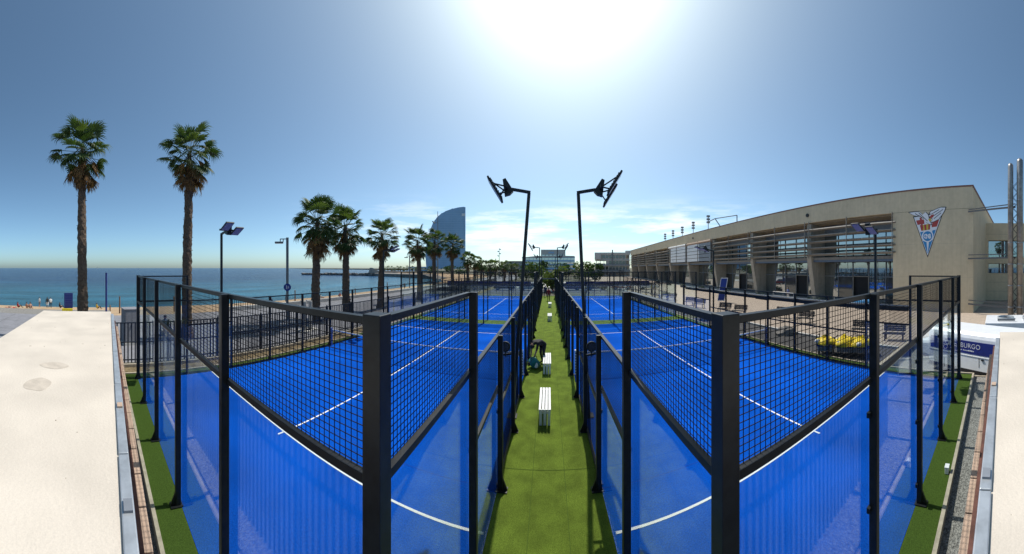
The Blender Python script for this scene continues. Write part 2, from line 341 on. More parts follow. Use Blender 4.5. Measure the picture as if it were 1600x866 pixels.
# court deck: green turf everywhere between and round the courts, blue sheets on top
sheet('turf_walkway', [(-.99, 1.05, .95, 43.4), (-11.5, -.99, 21.4, 23.12), (1.05, 11.5, 21.4, 23.12)], -.004, 'green_turf', 'green artificial turf walkway between the courts')
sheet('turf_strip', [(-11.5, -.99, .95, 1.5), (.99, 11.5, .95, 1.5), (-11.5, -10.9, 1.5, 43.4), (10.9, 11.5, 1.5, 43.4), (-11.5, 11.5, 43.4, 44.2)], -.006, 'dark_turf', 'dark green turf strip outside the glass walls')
kb = MB()
for sgn in (-1, 1): kb.box(min(sgn * .0, sgn * 11.56), max(sgn * 0, sgn * 11.56), .88, .95, -.5, .035)
struct(kb.build('court_kerb', 'kerb'), 'tan kerb at the near edge of the courts')
kb = MB().box(-11.58, -11.5, .95, 44.2, -.3, .04).box(11.5, 11.58, .95, 44.2, -.5, .04)
struct(kb.build('side_kerb', 'kerb'), 'tan kerb along both outer sides of the courts')
sheet('planting_bed', [(-13.0, -11.58, .9, 60)], -.02, 'earth', 'dry earth bed along the picket fence')

# ================================================================== COURTS
sheet('turf_seam', [(-.335, -.325, .95, 43.4), (.33, .34, .95, 43.4)] + [(-.99, 1.05, y, y + .012) for y in (6.05, 15.2, 26.4)], .0, 'dark_turf', 'narrow seams between the strips of walkway turf')
def court(s, y0, where):
    cx = s * 5.99 + .04 * (s > 0)
    o = box(-5, 5, 0, 20, -.03, 0).build('court_surface', 'blue_turf', None, (cx, y0, 0)); struct(o, 'bright blue padel court surface, %s' % where)
    def ln(name, x0, x1, ya, yb): MB().quad((x0, ya, .004), (x1, ya, .004), (x1, yb, .004), (x0, yb, .004)).build(name, 'line_white', o)
    for y in (3.05, 16.95): ln('service_line', -4.95, 4.95, y - .025, y + .025)
    [MB().quad((-4.99, y, .002), (4.99, y, .002), (4.99, y + .014, .002), (-4.99, y + .014, .002)).build('carpet_seam', 'navy_seam', o) for y in (4.02, 8.0, 12.0, 15.98)]; ln('centre_line', -.025, .025, 2.85, 3.02); ln('centre_line', -.025, .025, 3.08, 9.9); ln('centre_line', -.025, .025, 10.1, 16.92); ln('centre_line', -.025, .025, 16.98, 17.15)
    return o
PLACES = [(-1, 1.44, 'near left'), (1, 1.44, 'near right'), (-1, 23.1, 'far left'), (1, 23.1, 'far right')]
for p in PLACES: court(p[0], p[1], p[2] + ' of the four')

def wires(w, h, step=.05, t=.0045):
    b = MB()
    x = -w / 2 + step / 2
    while x < w / 2: b.add([(x - t / 2, -t / 2, 0), (x + t / 2, -t / 2, 0), (x + t / 2, t / 2, 0), (x - t / 2, t / 2, 0), (x - t / 2, -t / 2, h), (x + t / 2, -t / 2, h), (x + t / 2, t / 2, h), (x - t / 2, t / 2, h)],
                           [(0, 1, 5, 4), (1, 2, 6, 5), (2, 3, 7, 6), (3, 0, 4, 7)]); x += step
    z = step / 2
    while z < h: b.add([(-w / 2, t / 2, z - t / 2), (w / 2, t / 2, z - t / 2), (w / 2, t * 1.5, z - t / 2), (w / 2 - w, t * 1.5, z - t / 2), (-w / 2, t / 2, z + t / 2), (w / 2, t / 2, z + t / 2), (w / 2, t * 1.5, z + t / 2), (-w / 2, t * 1.5, z + t / 2)],
                       [(0, 1, 5, 4), (2, 3, 7, 6), (0, 3, 2, 1), (4, 5, 6, 7)]); z += step
    return b
SM = dict(
    glass3=box(-.985, .985, -.006, .006, .03, 2.965).mesh('glass_panel', 'glass'),
    glass2=box(-.985, .985, -.006, .006, .03, 1.965).mesh('glass_panel', 'glass'),
    mesh1=wires(1.96, .97).mesh('wire_mesh', 'wire'), mesh3=wires(1.96, 2.95).mesh('wire_mesh', 'wire'),
    rail=box(-.99, .99, -.025, .025, -.03, .03).mesh('rail', 'black_steel'),
    toprail=box(-.99, .99, -.03, .03, -.045, .0).mesh('top_rail', 'black_steel'),
    post4=box(-.04, .04, -.05, .05, 0, 4.0).mesh('post', 'black_steel'), post3=box(-.04, .04, -.05, .05, 0, 3.0).mesh('post', 'black_steel'),
    corner=box(-.065, .065, -.065, .065, 0, 4.02).mesh('corner_post', 'black_steel'),
    foot=MB().box(-.08, .08, -.14, .08, 0, .015).prism([(0, 0), (-.09, 0), (0, .22)], lambda p: (-.02, p[0] - .05, p[1] + .015), lambda p: (.02, p[0] - .05, p[1] + .015)).mesh('base_plate', 'black_steel'),
    clip=box(-.03, .03, -.012, .03, -.03, .03).mesh('glass_clip', 'black_steel'),
)
def cage(s, y0, where):
    root = empty('padel_cage', (s * 5.99 + .04 * (s > 0), y0, 0)); tag(root, 'black steel, wire mesh and glass cage round the %s blue court' % where, 'court cage', 'padel cages')
    near = y0 < 10
    def post(kind, x, y, rz):
        o = put(SM[kind], 'corner_post' if kind == 'corner' else 'post', root, (x, y, 0), rz, .006 if near else 0)
        if near: put(SM['foot'], 'base_plate', o)
    def panel(kind, x, y, z, rz): put(SM[kind], {'g': 'glass_panel', 'm': 'mesh_panel', 'r': 'rail', 't': 'top_rail'}[kind[0]], root, (x, y, z), rz)
    for yy, sg, rz in ((0, -1, 0), (20, 1, math.pi)):
        for i in range(6):
            x = -5 + 2 * i
            post('corner' if i in (0, 5) else 'post4', x + (0 if i not in (0, 5) else 0), yy + sg * (.062 if 0 < i < 5 else .0), rz)
        for i in range(5):
            x = -4 + 2 * i
            panel('glass3', x, yy, 0, rz); panel('mesh1', x, yy, 3.02, rz); panel('rail', x, yy + sg * .02, 3.0, rz); panel('toprail', x, yy, 4.0, rz)
            if near and yy == 0:
                for zz in (.35, 1.5, 2.6): put(SM['clip'], 'glass_clip', root, (x + .95, yy + sg * .03, zz), rz)
    for xx, sg in ((-5, -1), (5, 1)):
        rz = math.pi / 2 * (-1 if sg < 0 else 1)
        corridor = (sg == -s)
        for j in range(1, 10): post('post4' if j in (1, 9) else 'post3', xx + sg * .062, 2 * j, rz)
        for j in range(10):
            y = 1 + 2 * j
            if j in (0, 9): panel('glass3', xx, y, 0, rz); panel('mesh1', xx, y, 3.02, rz); panel('rail', xx + sg * .02, y, 3.0, rz); panel('toprail', xx, y, 4.0, rz); continue
            panel('toprail', xx, y, 3.0, rz)
            if j in (1, 8): panel('glass2', xx, y, 0, rz); panel('mesh1', xx, y, 2.0, rz); panel('rail', xx + sg * .02, y, 2.0, rz)
            elif j in (4, 5) and corridor: panel('mesh1', xx, y, 2.0, rz); panel('rail', xx, y, 2.0, rz)
            else: panel('mesh3', xx, y, .02, rz); panel('rail', xx + sg * .01, y, 1.5, rz); panel('rail', xx + sg * .01, y, .06, rz)
    if s > 0 and near:
        c = MB(); c.bar((5.16, 2.1, 2.62), (5.16, 19.9, 2.62), .16, .20).build('rolled_screen', 'slat_black', root, bevel=.03)
        MB().bar((5.16, 2.1, 2.74), (5.16, 19.9, 2.74), .09, .03).build('screen_rail', 'galvanised', root)
    return root
for p in PLACES: cage(*p)

def net(s, y, where):
    root = empty('padel_net', (s * 5.99 + .04 * (s > 0), y, 0)); tag(root, 'low net with white tape across the %s blue court' % where, 'net', 'padel nets')
    b = wires(9.7, .84, .06, .004); b.v = [(x, yy, z + .03) for x, yy, z in b.v]; b.build('net_mesh', 'wire', root)
    tp = MB(); 
    for i in range(24):
        x0, x1 = -4.86 + i * .405, -4.86 + (i + 1) * .405; f = lambda x: .92 - .04 * (1 - (x / 4.9) ** 2)
        tp.add([(x0, -.012, f(x0) - .055), (x1, -.012, f(x1) - .055), (x1, -.012, f(x1)), (x0, -.012, f(x0)), (x0, .012, f(x0) - .055), (x1, .012, f(x1) - .055), (x1, .012, f(x1)), (x0, .012, f(x0))],
               [(0, 1, 2, 3), (7, 6, 5, 4), (3, 2, 6, 7), (1, 0, 4, 5)])
    tp.build('net_tape', 'line_white', root)
    for sg in (-1, 1):
        inner_side = (sg == -s)
        p = box(sg * 4.93 - .05, sg * 4.93 + .05, -.05, .05, 0, 1.0).build('net_post', 'white_paint' if inner_side else 'lens', root, bevel=.012)
        h = MB()
        for i in range(8): h.box(sg * 4.93 - .03, sg * 4.93 + .03, -.056, -.0505, .08 + i * .11, .13 + i * .11)
        h.build('lacing_holes', 'black_steel', p)
for p in PLACES: net(p[0], p[1] + 10, p[2])

# ================================================================== THE ROOF THE PHOTOGRAPHER STANDS ON
roof = empty('flat_roof_building', (0, 0, 0), R(-1.5)); tag(roof, 'low building under the viewer with pale flat roof and metal coping', 'building')
ZR = 2.68
box(-10.6, 7.2, -2.45, .09, ZR - .22, ZR).build('roof_slab', 'roof_white', roof)
box(-10.5, 7.1, -2.35, .06, -.6, ZR - .22).build('wall', 'concrete_pale', roof)
def blob(cx, cy, a, b, sd, z):
    r = random.Random(sd); n = 28; ph = [r.uniform(0, 6.28) for _ in range(3)]
    return MB().add([(cx + a * math.cos(t) * (1 + .05 * math.sin(3 * t + ph[0]) + .04 * math.sin(5 * t + ph[1])), cy + b * math.sin(t) * (1 + .12 * math.sin(2 * t + ph[2])), z) for t in [2 * math.pi * i / n for i in range(n)]], [tuple(range(n))])
for i, (x, y, a, b) in enumerate([(-3.85, -.98, .22, .19), (-4.65, -.90, .16, .22)]): blob(x, y, a, b, i, ZR + .003).build('stain', 'stain', roof)
for i, (x, y, a, b) in enumerate([(6.0, -.95, .95, .42), (4.3, -.85, .6, .3), (5.1, -.5, .25, .10)]): blob(x, y, a, b, 7 + i, ZR + .003).build('stain', 'moss', roof)
for i, x in enumerate([-9.2 + 1.5 * k for k in range(11)]):
    box(x - .75 + .006, x + .75 - .006, .085, .172, ZR - .14, ZR + .022).build('coping_piece', 'galvanised', roof, bevel=.008)
    box(x - .72, x + .72, .174, .192, ZR - .2, ZR - .16).build('flashing_piece', 'galvanised', roof)
for x in (-3.3, -1.9, 2.2, 3.9): box(x - .05, x + .05, .1, .16, ZR + .022, ZR + .04).build('coping_clip', 'tile' if x in (-3.3, 3.9) else 'grey_panel', roof)
box(-10.5, 7.1, .195, .245, 1.75, 2.36).build('gutter', 'rust', roof)
for i in range(42):
    x = -10.4 + .415 * i
    box(x, x + .40, .248, .335, 2.10, 2.17).build('ledge_tile', 'tile', roof, bevel=.006)
gr_ = MB(); q_ = random.Random(11)
for i in range(70):
    x, y, e_ = q_.uniform(-9, 6.5), q_.uniform(-2.2, .03), q_.uniform(.004, .014); gr_.box(x, x + e_, y, y + e_ * .8, ZR, ZR + e_ * .5)
tag(gr_.build('roof_grit', 'earth', roof), kind='stuff')
# ribbed cladding under the ledge, which the glass walls mirror
box(-10.4, 7.0, .20, .262, -.45, 1.75).build('wall_cladding', 'cladding', roof)
rb = MB()
for i in range(144): rb.box(-10.38 + i * .12, -10.38 + i * .12 + .055, .264, .30, -.12, 2.09)
tag(rb.build('cladding_ribs', 'grey_panel', roof), kind='stuff')

# ================================================================== BENCHES, BAGS, RACKETS IN THE WALKWAY
def bench(x, y, label, sc=1.0):
    b = empty('bench', (x, y, 0)); tag(b, label, 'bench', 'white benches in the walkway')
    for i in range(4): box(-.165 + i * .088, -.165 + i * .088 + .066, -.72, .72, .425, .455).build('slat', 'white_paint', b, bevel=.004)
    for sy in (-1, 1):
        l = empty('leg', (0, sy * .66, 0)); l.parent = b
        for i in range(3): box(-.15 + i * .115, -.15 + i * .115 + .07, -.02, .02, .0, .425).build('leg_slat', 'white_paint', l, bevel=.004)
        box(-.16, .16, -.035 * sy - .01, -.035 * sy + .01, .3, .36).build('crosspiece', 'white_paint', l)
    return b
bench(-.10, 8.45, 'white slatted bench, nearest of the benches on the green walkway')
bench(-.06, 12.2, 'white slatted bench beside the bending person on the walkway')
bench(.10, 23.6, 'white slatted bench halfway down the green walkway')
bench(.16, 31.5, 'farthest white slatted bench, near the person in red')
for s, side in ((-1, 'left'), (1, 'right')):
    r = empty('hanging_racket', (s * .93, 6.1, 2.6)); tag(r, 'round perforated black padel racket hung on the %s walkway fence' % side, 'racket', 'rackets on the fence')
    d = MB().tube([(0, -.018, 0), (0, .018, 0)], .112, 20); d.build('racket_head', 'black_plastic', r)
    h = MB()
    for i in range(-3, 4):
        for j in range(-3, 4):
            if i * i + j * j < 10: h.tube([(i * .025, -.0195, j * .025), (i * .025, -.0182, j * .025)], .006, 6)
    h.build('drilled_holes', 'lens', r)
    MB().bar((0, 0, -.1), (0, 0, -.22), .03, .03).build('handle', 'black_plastic', r)
    MB().bar((-.1, .05, -.2), (.12, .05, -.17), .03, .04).build('hook_bracket', 'black_steel', r)

# ================================================================== FLOODLIGHTS
def floodlight(base, top, out, label, tilt=(.52, .85), k_=1.0):
    """pole from base to top, then an arm along `out` that carries tilted flat heads"""
    root = empty('floodlight_mast', base); tag(root, label, 'floodlight', 'court floodlights')
    t = Vector(top) - Vector(base); o = Vector(out).normalized(); side = Vector((-o.y, o.x, 0))
    MB().bar((0, 0, 0), t, .09, .09, (0, 1, 0)).build('pole', 'black_steel', root, bevel=.01)
    box(-.14, .14, -.14, .14, 0, .02).build('base_plate', 'black_steel', root)
    e = t + o * .50 + Vector((0, 0, .09))
    MB().bar(t - o * .04, e, .07, .08).build('arm', 'black_steel', root)
    hub = MB().prism([(-.05, -.06), (.05, -.16), (.20, -.20), (.26, .26), (.18, .30)], lambda p: e + o * p[0] + Vector((0, 0, p[1])) - side * .1, lambda p: e + o * p[0] + Vector((0, 0, p[1])) + side * .1)
    hub.build('bracket', 'black_steel', root)
    MB().bar(e - side * .42 + o * .16, e + side * .42 + o * .16, .07, .07).build('crossbar', 'black_steel', root)
    ax = (o * tilt[0] + Vector((0, 0, tilt[1]))).normalized()          # the face plane leans outwards, lamp looks out and down
    nrm = side.cross(ax).normalized()
    if nrm.dot(o) < 0: nrm = -nrm
    for k, sg in enumerate((-1, 1)):
        c = e + o * .50 + side * sg * .27 + Vector((0, 0, .08)) - ax * (.22 * k - .04) + nrm * (.05 * k)
        def q(a, b_, n_): return c + side * a * k_ + ax * b_ * k_ + nrm * n_
        hd = MB().prism([(-.23, -.36), (.23, -.36), (.23, .36), (-.23, .36)], lambda p: q(p[0], p[1], -.028), lambda p: q(p[0], p[1], .028)).build('lamp_head', 'black_steel', root, bevel=.01)
        ln_ = MB().prism([(-.20, -.33), (.20, -.33), (.20, .33), (-.20, .33)], lambda p: q(p[0], p[1], .029), lambda p: q(p[0], p[1], .034)).build('lens', 'lens', hd)
        fn = MB()
        for i in range(7): fn.prism([(-.2, -.28 + i * .09), (.2, -.28 + i * .09), (.2, -.265 + i * .09), (-.2, -.265 + i * .09)], lambda p: q(p[0], p[1], -.055), lambda p: q(p[0], p[1], -.029))
        fn.build('cooling_fins', 'black_steel', hd)
        for b_ in (-.2, .22): MB().bar(e + o * .16 + side * sg * .3, q(0, b_, -.03), .035, .035).build('strut', 'black_steel', hd)
    return root
# inner pair beside the walkway leans in slightly, as in the photograph
for s, side in ((-1, 'left'), (1, 'right')):
    floodlight((-1.05 if s < 0 else 1.17, 8.2, 0), (-.56 if s < 0 else .86, 8.2, 6.48), (s, -.12, 0), 'tall black floodlight leaning over the %s side of the walkway, foreground' % side)
    floodlight((s * 1.03, 30.5, 0), (s * .95, 30.5, 6.45), (s, -.12, 0), 'black floodlight on the %s of the walkway at the far courts' % side)
    floodlight((s * 1.03, 42.6, 0), (s * 1.0, 42.6, 5.9), (s, -.12, 0), 'farthest black floodlight on the %s of the walkway end' % side)
    sea_side = 'sea' if s < 0 else 'terrace'
    floodlight((s * 11.12, 5.0, 0), (s * 11.12, 5.0, 5.75), (-s, .05, 0), 'black twin floodlight on the %s side of the near court' % sea_side, (.90, .42), .78)
    floodlight((s * 11.12, 17.0, 0), (s * 11.12, 17.0, 5.5), (-s, .05, 0), 'black twin floodlight at the far end of the near %s side court' % sea_side, (.90, .42), .78)

# ================================================================== PICKET FENCE BY THE PROMENADE
fence = empty('picket_fence', (-12.45, .6, 0)); tag(fence, 'long dark metal picket fence between the courts and the promenade', 'fence')
pk = box(-.008, .008, -.028, .028, .14, 1.92).mesh('picket', 'grey_panel'); M['fence_grey'] = mat('fence_grey', (.045, .05, .06), .5, .2)
pk.materials.clear(); pk.materials.append(M['fence_grey'])
for i in range(300): put(pk, 'picket', fence, (0, .1 + i * .16, 0))
fr = MB()
for i in range(300, 420): fr.box(-.008, .008, .1 + i * .16 - .028, .1 + i * .16 + .028, .14, 1.92)
tag(fr.build('far_pickets', 'fence_grey', fence), kind='stuff')
rl = box(-.02, .02, 0, 2.36, -.025, .025).mesh('fence_rail', 'fence_grey'); ps = box(-.03, .03, -.03, .03, -.1, 2.0).mesh('fence_post', 'fence_grey')
for i in range(28):
    for z in (.28, 1.05, 1.9): put(rl, 'fence_rail', fence, (.022, .02 + i * 2.4, z))
    put(ps, 'fence_post', fence, (.03, i * 2.4, 0))
kb = MB()
for i in range(46): kb.box(-12.6, -12.3, .6 + i * 1.5, 2.09 + i * 1.5, -.1, .12)
struct(kb.build('fence_kerb', 'kerb'), 'tan stone kerb under the picket fence')

# ================================================================== PROMENADE FURNITURE
def cabinet():
    p = at(203, 16.4); r = empty('utility_cabinet', (p.x, p.y, 0), R(8)); tag(r, 'tall plain grey utility cabinet behind the picket fence', 'cabinet')
    box(-.45, .45, -.42, .42, .12, 1.95).build('cabinet_body', 'promenade', r, bevel=.02); box(-.5, .5, -.47, .47, -.05, .12).build('plinth', 'concrete_pale', r)
    box(-.48, .48, -.45, .45, 1.95, 2.0).build('lid', 'promenade', r)
    box(.452, .46, -.36, -.01, .2, 1.85).build('door', 'promenade', r); box(.452, .46, .01, .36, .2, 1.85).build('door', 'promenade', r)
    box(.46, .48, -.06, -.03, .9, 1.1).build('handle', 'black_steel', r)
cabinet()
def street_lamp(px, d, h, label, sign=False, flip=-1):
    p = at(px, d); r = empty('street_lamp', (p.x, p.y, -.03)); tag(r, label, 'street lamp', 'promenade street lamps')
    t = bear(px); left = Vector((-math.cos(t), math.sin(t), 0)) * (1 if flip < 0 else -1)
    box(-.11, .11, -.07, .07, 0, h).build('pole', 'lamp_grey', r, rz=-t); MB().bar((0, 0, h - .12), left * .62 + Vector((0, 0, h - .12)), .07, .07).build('arm', 'lamp_grey', r)
    a = left * .72 + Vector((0, 0, h - .42)); hd = MB().bar(a - left * .38, a + left * .34, .36, .16).build('lamp_head', 'lamp_grey', r, bevel=.04)
    MB().bar(a - left * .3 + Vector((0, 0, -.083)), a + left * .3 + Vector((0, 0, -.083)), .28, .012).build('lens', 'white_paint', hd)
    for k in (.35, .6): MB().bar(left * k + Vector((0, 0, h - .12)), left * k + Vector((0, 0, h - .36)), .05, .05).build('hanger', 'lamp_grey', r)
    if sign:
        f = Vector((-math.sin(t), -math.cos(t), 0)); c = f * .09 + Vector((0, 0, 2.72))
        sg = MB().tube([c, c + f * .02], .31, 28).build('round_sign', 'sign_blue', r)
        # white walking figure with a child: head, body and two legs each
        rt = Vector((math.cos(t), -math.sin(t), 0)); e = f * .022 + c
        def w(a, b_): return e + rt * a + Vector((0, 0, b_))
        for dx, k in ((-.06, 1.0), (.09, .68)):
            b = MB(); b.tube([w(dx, .13 * k), w(dx, .13 * k) + f * .004], .035 * k, 10)
            for a0, a1, b0, b1, ww in ((0, 0, .09, -.02, .06), (0, -.05, -.02, -.16, .03), (0, .05, -.02, -.16, .03), (0, .08, .06, -.01, .025)):
                b.bar(w(dx + a0 * k, b0 * k) + f * .002, w(dx + a1 * k, b1 * k) + f * .002, .004, ww * k, rt)
            b.build('pictogram', 'text_white', sg)
        box(-.13, .13, -.12, -.07, 1.5, 2.1).build('junction_box', 'lamp_grey', r)
street_lamp(449, 24.0, 6.9, 'grey street lamp with a round blue sign on the promenade', True)
street_lamp(640, 58, 6.9, 'slim grey street lamp between palms by the bay')
# tall mast with small cameras in front of the sail tower
p = at(684, 95); r = empty('tall_mast', p); tag(r, 'tall thin grey mast with a lamp in front of the sail shaped tower', 'mast')
MB().tube([(0, 0, -.1), (0, 0, 23.2)], [.22, .10], 8).build('pole', 'lamp_grey', r); MB().bar((0, 0, 19.4), (-1.4, 0, 19.6), .1, .1).build('arm', 'lamp_grey', r)
MB().bar((-1.0, 0, 19.3), (-1.9, 0, 20.0), .5, .35).build('lamp_head', 'lamp_grey', r); MB().bar((-.1, 0, 14.3), (-.9, 0, 14.7), .3, .25).build('camera_box', 'lamp_grey', r)
p = at(780, 115); r = empty('tall_mast', p); tag(r, 'tall thin mast with stacked lamps above the far trees', 'mast')
MB().tube([(0, 0, -.1), (0, 0, 12.2)], [.16, .08], 8).build('pole', 'lamp_grey', r)
for k in range(4): MB().bar((-.7 * (k % 2), 0, 12 - k * .9), (.7 * (k % 2 == 0), 0, 11.8 - k * .9), .3, .35).build('lamp_head', 'lamp_grey', r)

p = at(107, 24.5); r = empty('notice_board', (p.x, p.y, 0), -bear(107)); tag(r, 'blue notice board with white lettering on a yellow base by the beach', 'notice board')
box(-.37, .37, -.04, .04, .85, 2.15).build('board', 'navy', r, bevel=.01); box(-.55, .35, -.3, .3, .45, .82).build('base', 'yellow', r)
for x in (-.3, .3): box(x - .03, x + .03, .045, .1, 0, 2.1).build('post', 'lamp_grey', r)
ln = MB()
rg = random.Random(4)
for k in range(7):
    x = -.30
    while x < .27:
        w_ = rg.uniform(.05, .13); ln.box(x, min(x + w_, .31), -.046, -.041, 2.02 - k * .15, 2.05 - k * .15); x += w_ + .03
ln.build('lettering', 'lens', r)
p = at(166, 21.0); r = empty('blue_pole', p); tag(r, 'thin dark blue pole standing beyond the end of the pale roof', 'pole')
MB().tube([(0, 0, -.1), (0, 0, 3.9)], .07, 8).build('shaft', 'navy', r); MB().tube([(0, 0, -.1), (0, 0, .2)], .12, 8).build('collar', 'navy', r); MB().tube([(0, 0, 3.9), (0, 0, 3.95)], .08, 8).build('cap', 'navy', r)
for i, (px, d, h, lb) in enumerate([(187, 33, 2.0, 'dark wooden beach post just right of the pale roof end'), (172, 36, .9, 'short wooden stake on the sand right of the blue pole'), (272, 34, 1.9, 'brown wooden beach post seen through the cage mesh'),
                                    (461, 40, 2.0, 'wooden beach post right of the round blue sign'), (605, 52, 2.2, 'wooden beach post left of the bay palms'), (555, 46, 1.6, 'wooden beach post right of the dark strolling figure')]):
    p = at(px, d); z = -.35 - max(0, (-p.x - 26)) * .1
    r = empty('beach_post', (p.x, p.y, z)); tag(r, lb, 'post', 'wooden posts on the sand')
    MB().tube([(0, 0, -.3), (0, 0, h)], [.09, .075], 8).build('shaft', 'wood', r); MB().tube([(0, 0, h), (0, 0, h + .05)], [.10, .07], 8).build('cap', 'wood', r)
# white columns (beach showers) behind the fence near the left net
for i, (px, d, lb) in enumerate([(476, 19.5, 'pale round beach shower column behind the fence, left of two'), (485, 19.9, 'pale round beach shower column behind the fence, right of two')]):
    p = at(px, d); r = empty('shower_column', p); tag(r, lb, 'shower', 'beach showers')
    MB().tube([(0, 0, -.1), (0, 0, 2.0)], [.15, .13], 12).build('column', 'concrete_pale', r, smooth=False); MB().tube([(0, 0, 1.9), (.0, -.4, 2.1)], .03, 6).build('spout', 'galvanised', r); MB().tube([(0, 0, -.05), (0, 0, .06)], .5, 16).build('base', 'concrete_pale', r)
# sailing boat far out
p = at(152, 2300, -3.5); r = empty('sailing_boat', p, -bear(152)); tag(r, 'tiny white sailing boat on the horizon', 'boat')
MB().prism([(-6, 1.6), (6.5, 1.8), (5, 0), (-5, 0)], lambda q: (q[0], -1.6, q[1]), lambda q: (q[0], 1.6, q[1])).build('hull', 'white_paint', r)
MB().prism([(0, 2.4), (5.4, 2.6), (0, 19)], lambda q: (q[0], -.05, q[1]), lambda q: (q[0], .05, q[1])).build('sail', 'white_paint', r); MB().tube([(-.2, 0, 1), (-.2, 0, 19.5)], .14, 6).build('mast', 'lamp_grey', r)
p = at(218, 1400, -3.5); r = empty('motor_boat', p, -bear(218)); tag(r, 'small white motor boat far out at sea', 'boat')
MB().prism([(-3, 1.0), (4, 1.3), (3, 0), (-3, 0)], lambda q: (q[0], -1, q[1]), lambda q: (q[0], 1, q[1])).build('hull', 'white_paint', r); box(-1.5, 1, -.8, .8, 1.1, 2.2).build('cabin', 'white_paint', r)

# ================================================================== PALMS
def fan(rad, nseg, spread, droop, pet, dead=False, sd=0):
    """one fan leaf: stalk along +x, blade of pleated segments with free drooping tips"""
    r = random.Random(sd); b = MB(); w = .012
    b.add([(0, -w, 0), (0, w, 0), (pet, w, .02), (pet, -w, .02), (0, 0, -w * 1.6), (pet, 0, -w)], [(0, 1, 2, 3), (0, 3, 5, 4), (1, 4, 5, 2)])
    c = (pet, 0, .02); ring = []
    for i in range(nseg + 1):
        a = -spread + 2 * spread * i / nseg; k = rad * .52 * (1 - .12 * abs(a) / spread)
        ring.append((pet + k * math.cos(a), k * math.sin(a), .02 + (.025 if i % 2 else -.02) - .05 * (k / rad) * droop))
    for i in range(nseg):
        a = -spread + 2 * spread * (i + .5) / nseg + r.uniform(-.05, .05); k = rad * (1 - .22 * (abs(a) / spread) ** 2) * r.uniform(.85, 1.06)
        m = rad * .78
        z1 = -.10 * droop * rad; z2 = -droop * rad * r.uniform(.28, .62)
        mid = (pet + m * math.cos(a), m * math.sin(a), z1); hw = .45 * (m * 2 * spread / nseg) * .5; ta = (-math.sin(a) * hw, math.cos(a) * hw)
        tip = (pet + k * math.cos(a) * .97, k * math.sin(a) * .97, z2)
        b.add([c, ring[i], ring[i + 1], (mid[0] - ta[0], mid[1] - ta[1], mid[2]), (mid[0] + ta[0], mid[1] + ta[1], mid[2]), tip], [(0, 1, 2), (1, 3, 4, 2), (3, 5, 4)])
    return b
FR = [fan(.80, 17, 1.45, .75, 1.05, sd=1), fan(.78, 16, 1.25, 1.15, .95, sd=2), fan(.86, 18, 1.6, .45, 1.1, sd=3)]
FD = [fan(.95, 10, .60, .3, .75, sd=4), fan(.85, 9, .45, .5, .85, sd=5)]
FRM = [[f.mesh('frond', m) for f in FR] for m in ('frond', 'frond_pale')]; FDM = [f.mesh('dead_frond', 'frond_dead') for f in FD]
def frond_matrix(az, el, c, roll, sc):
    return Matrix.Translation(c) @ Matrix.Rotation(az, 4, 'Z') @ Matrix.Rotation(-el, 4, 'Y') @ Matrix.Rotation(roll, 4, 'X') @ Matrix.Scale(sc, 4)
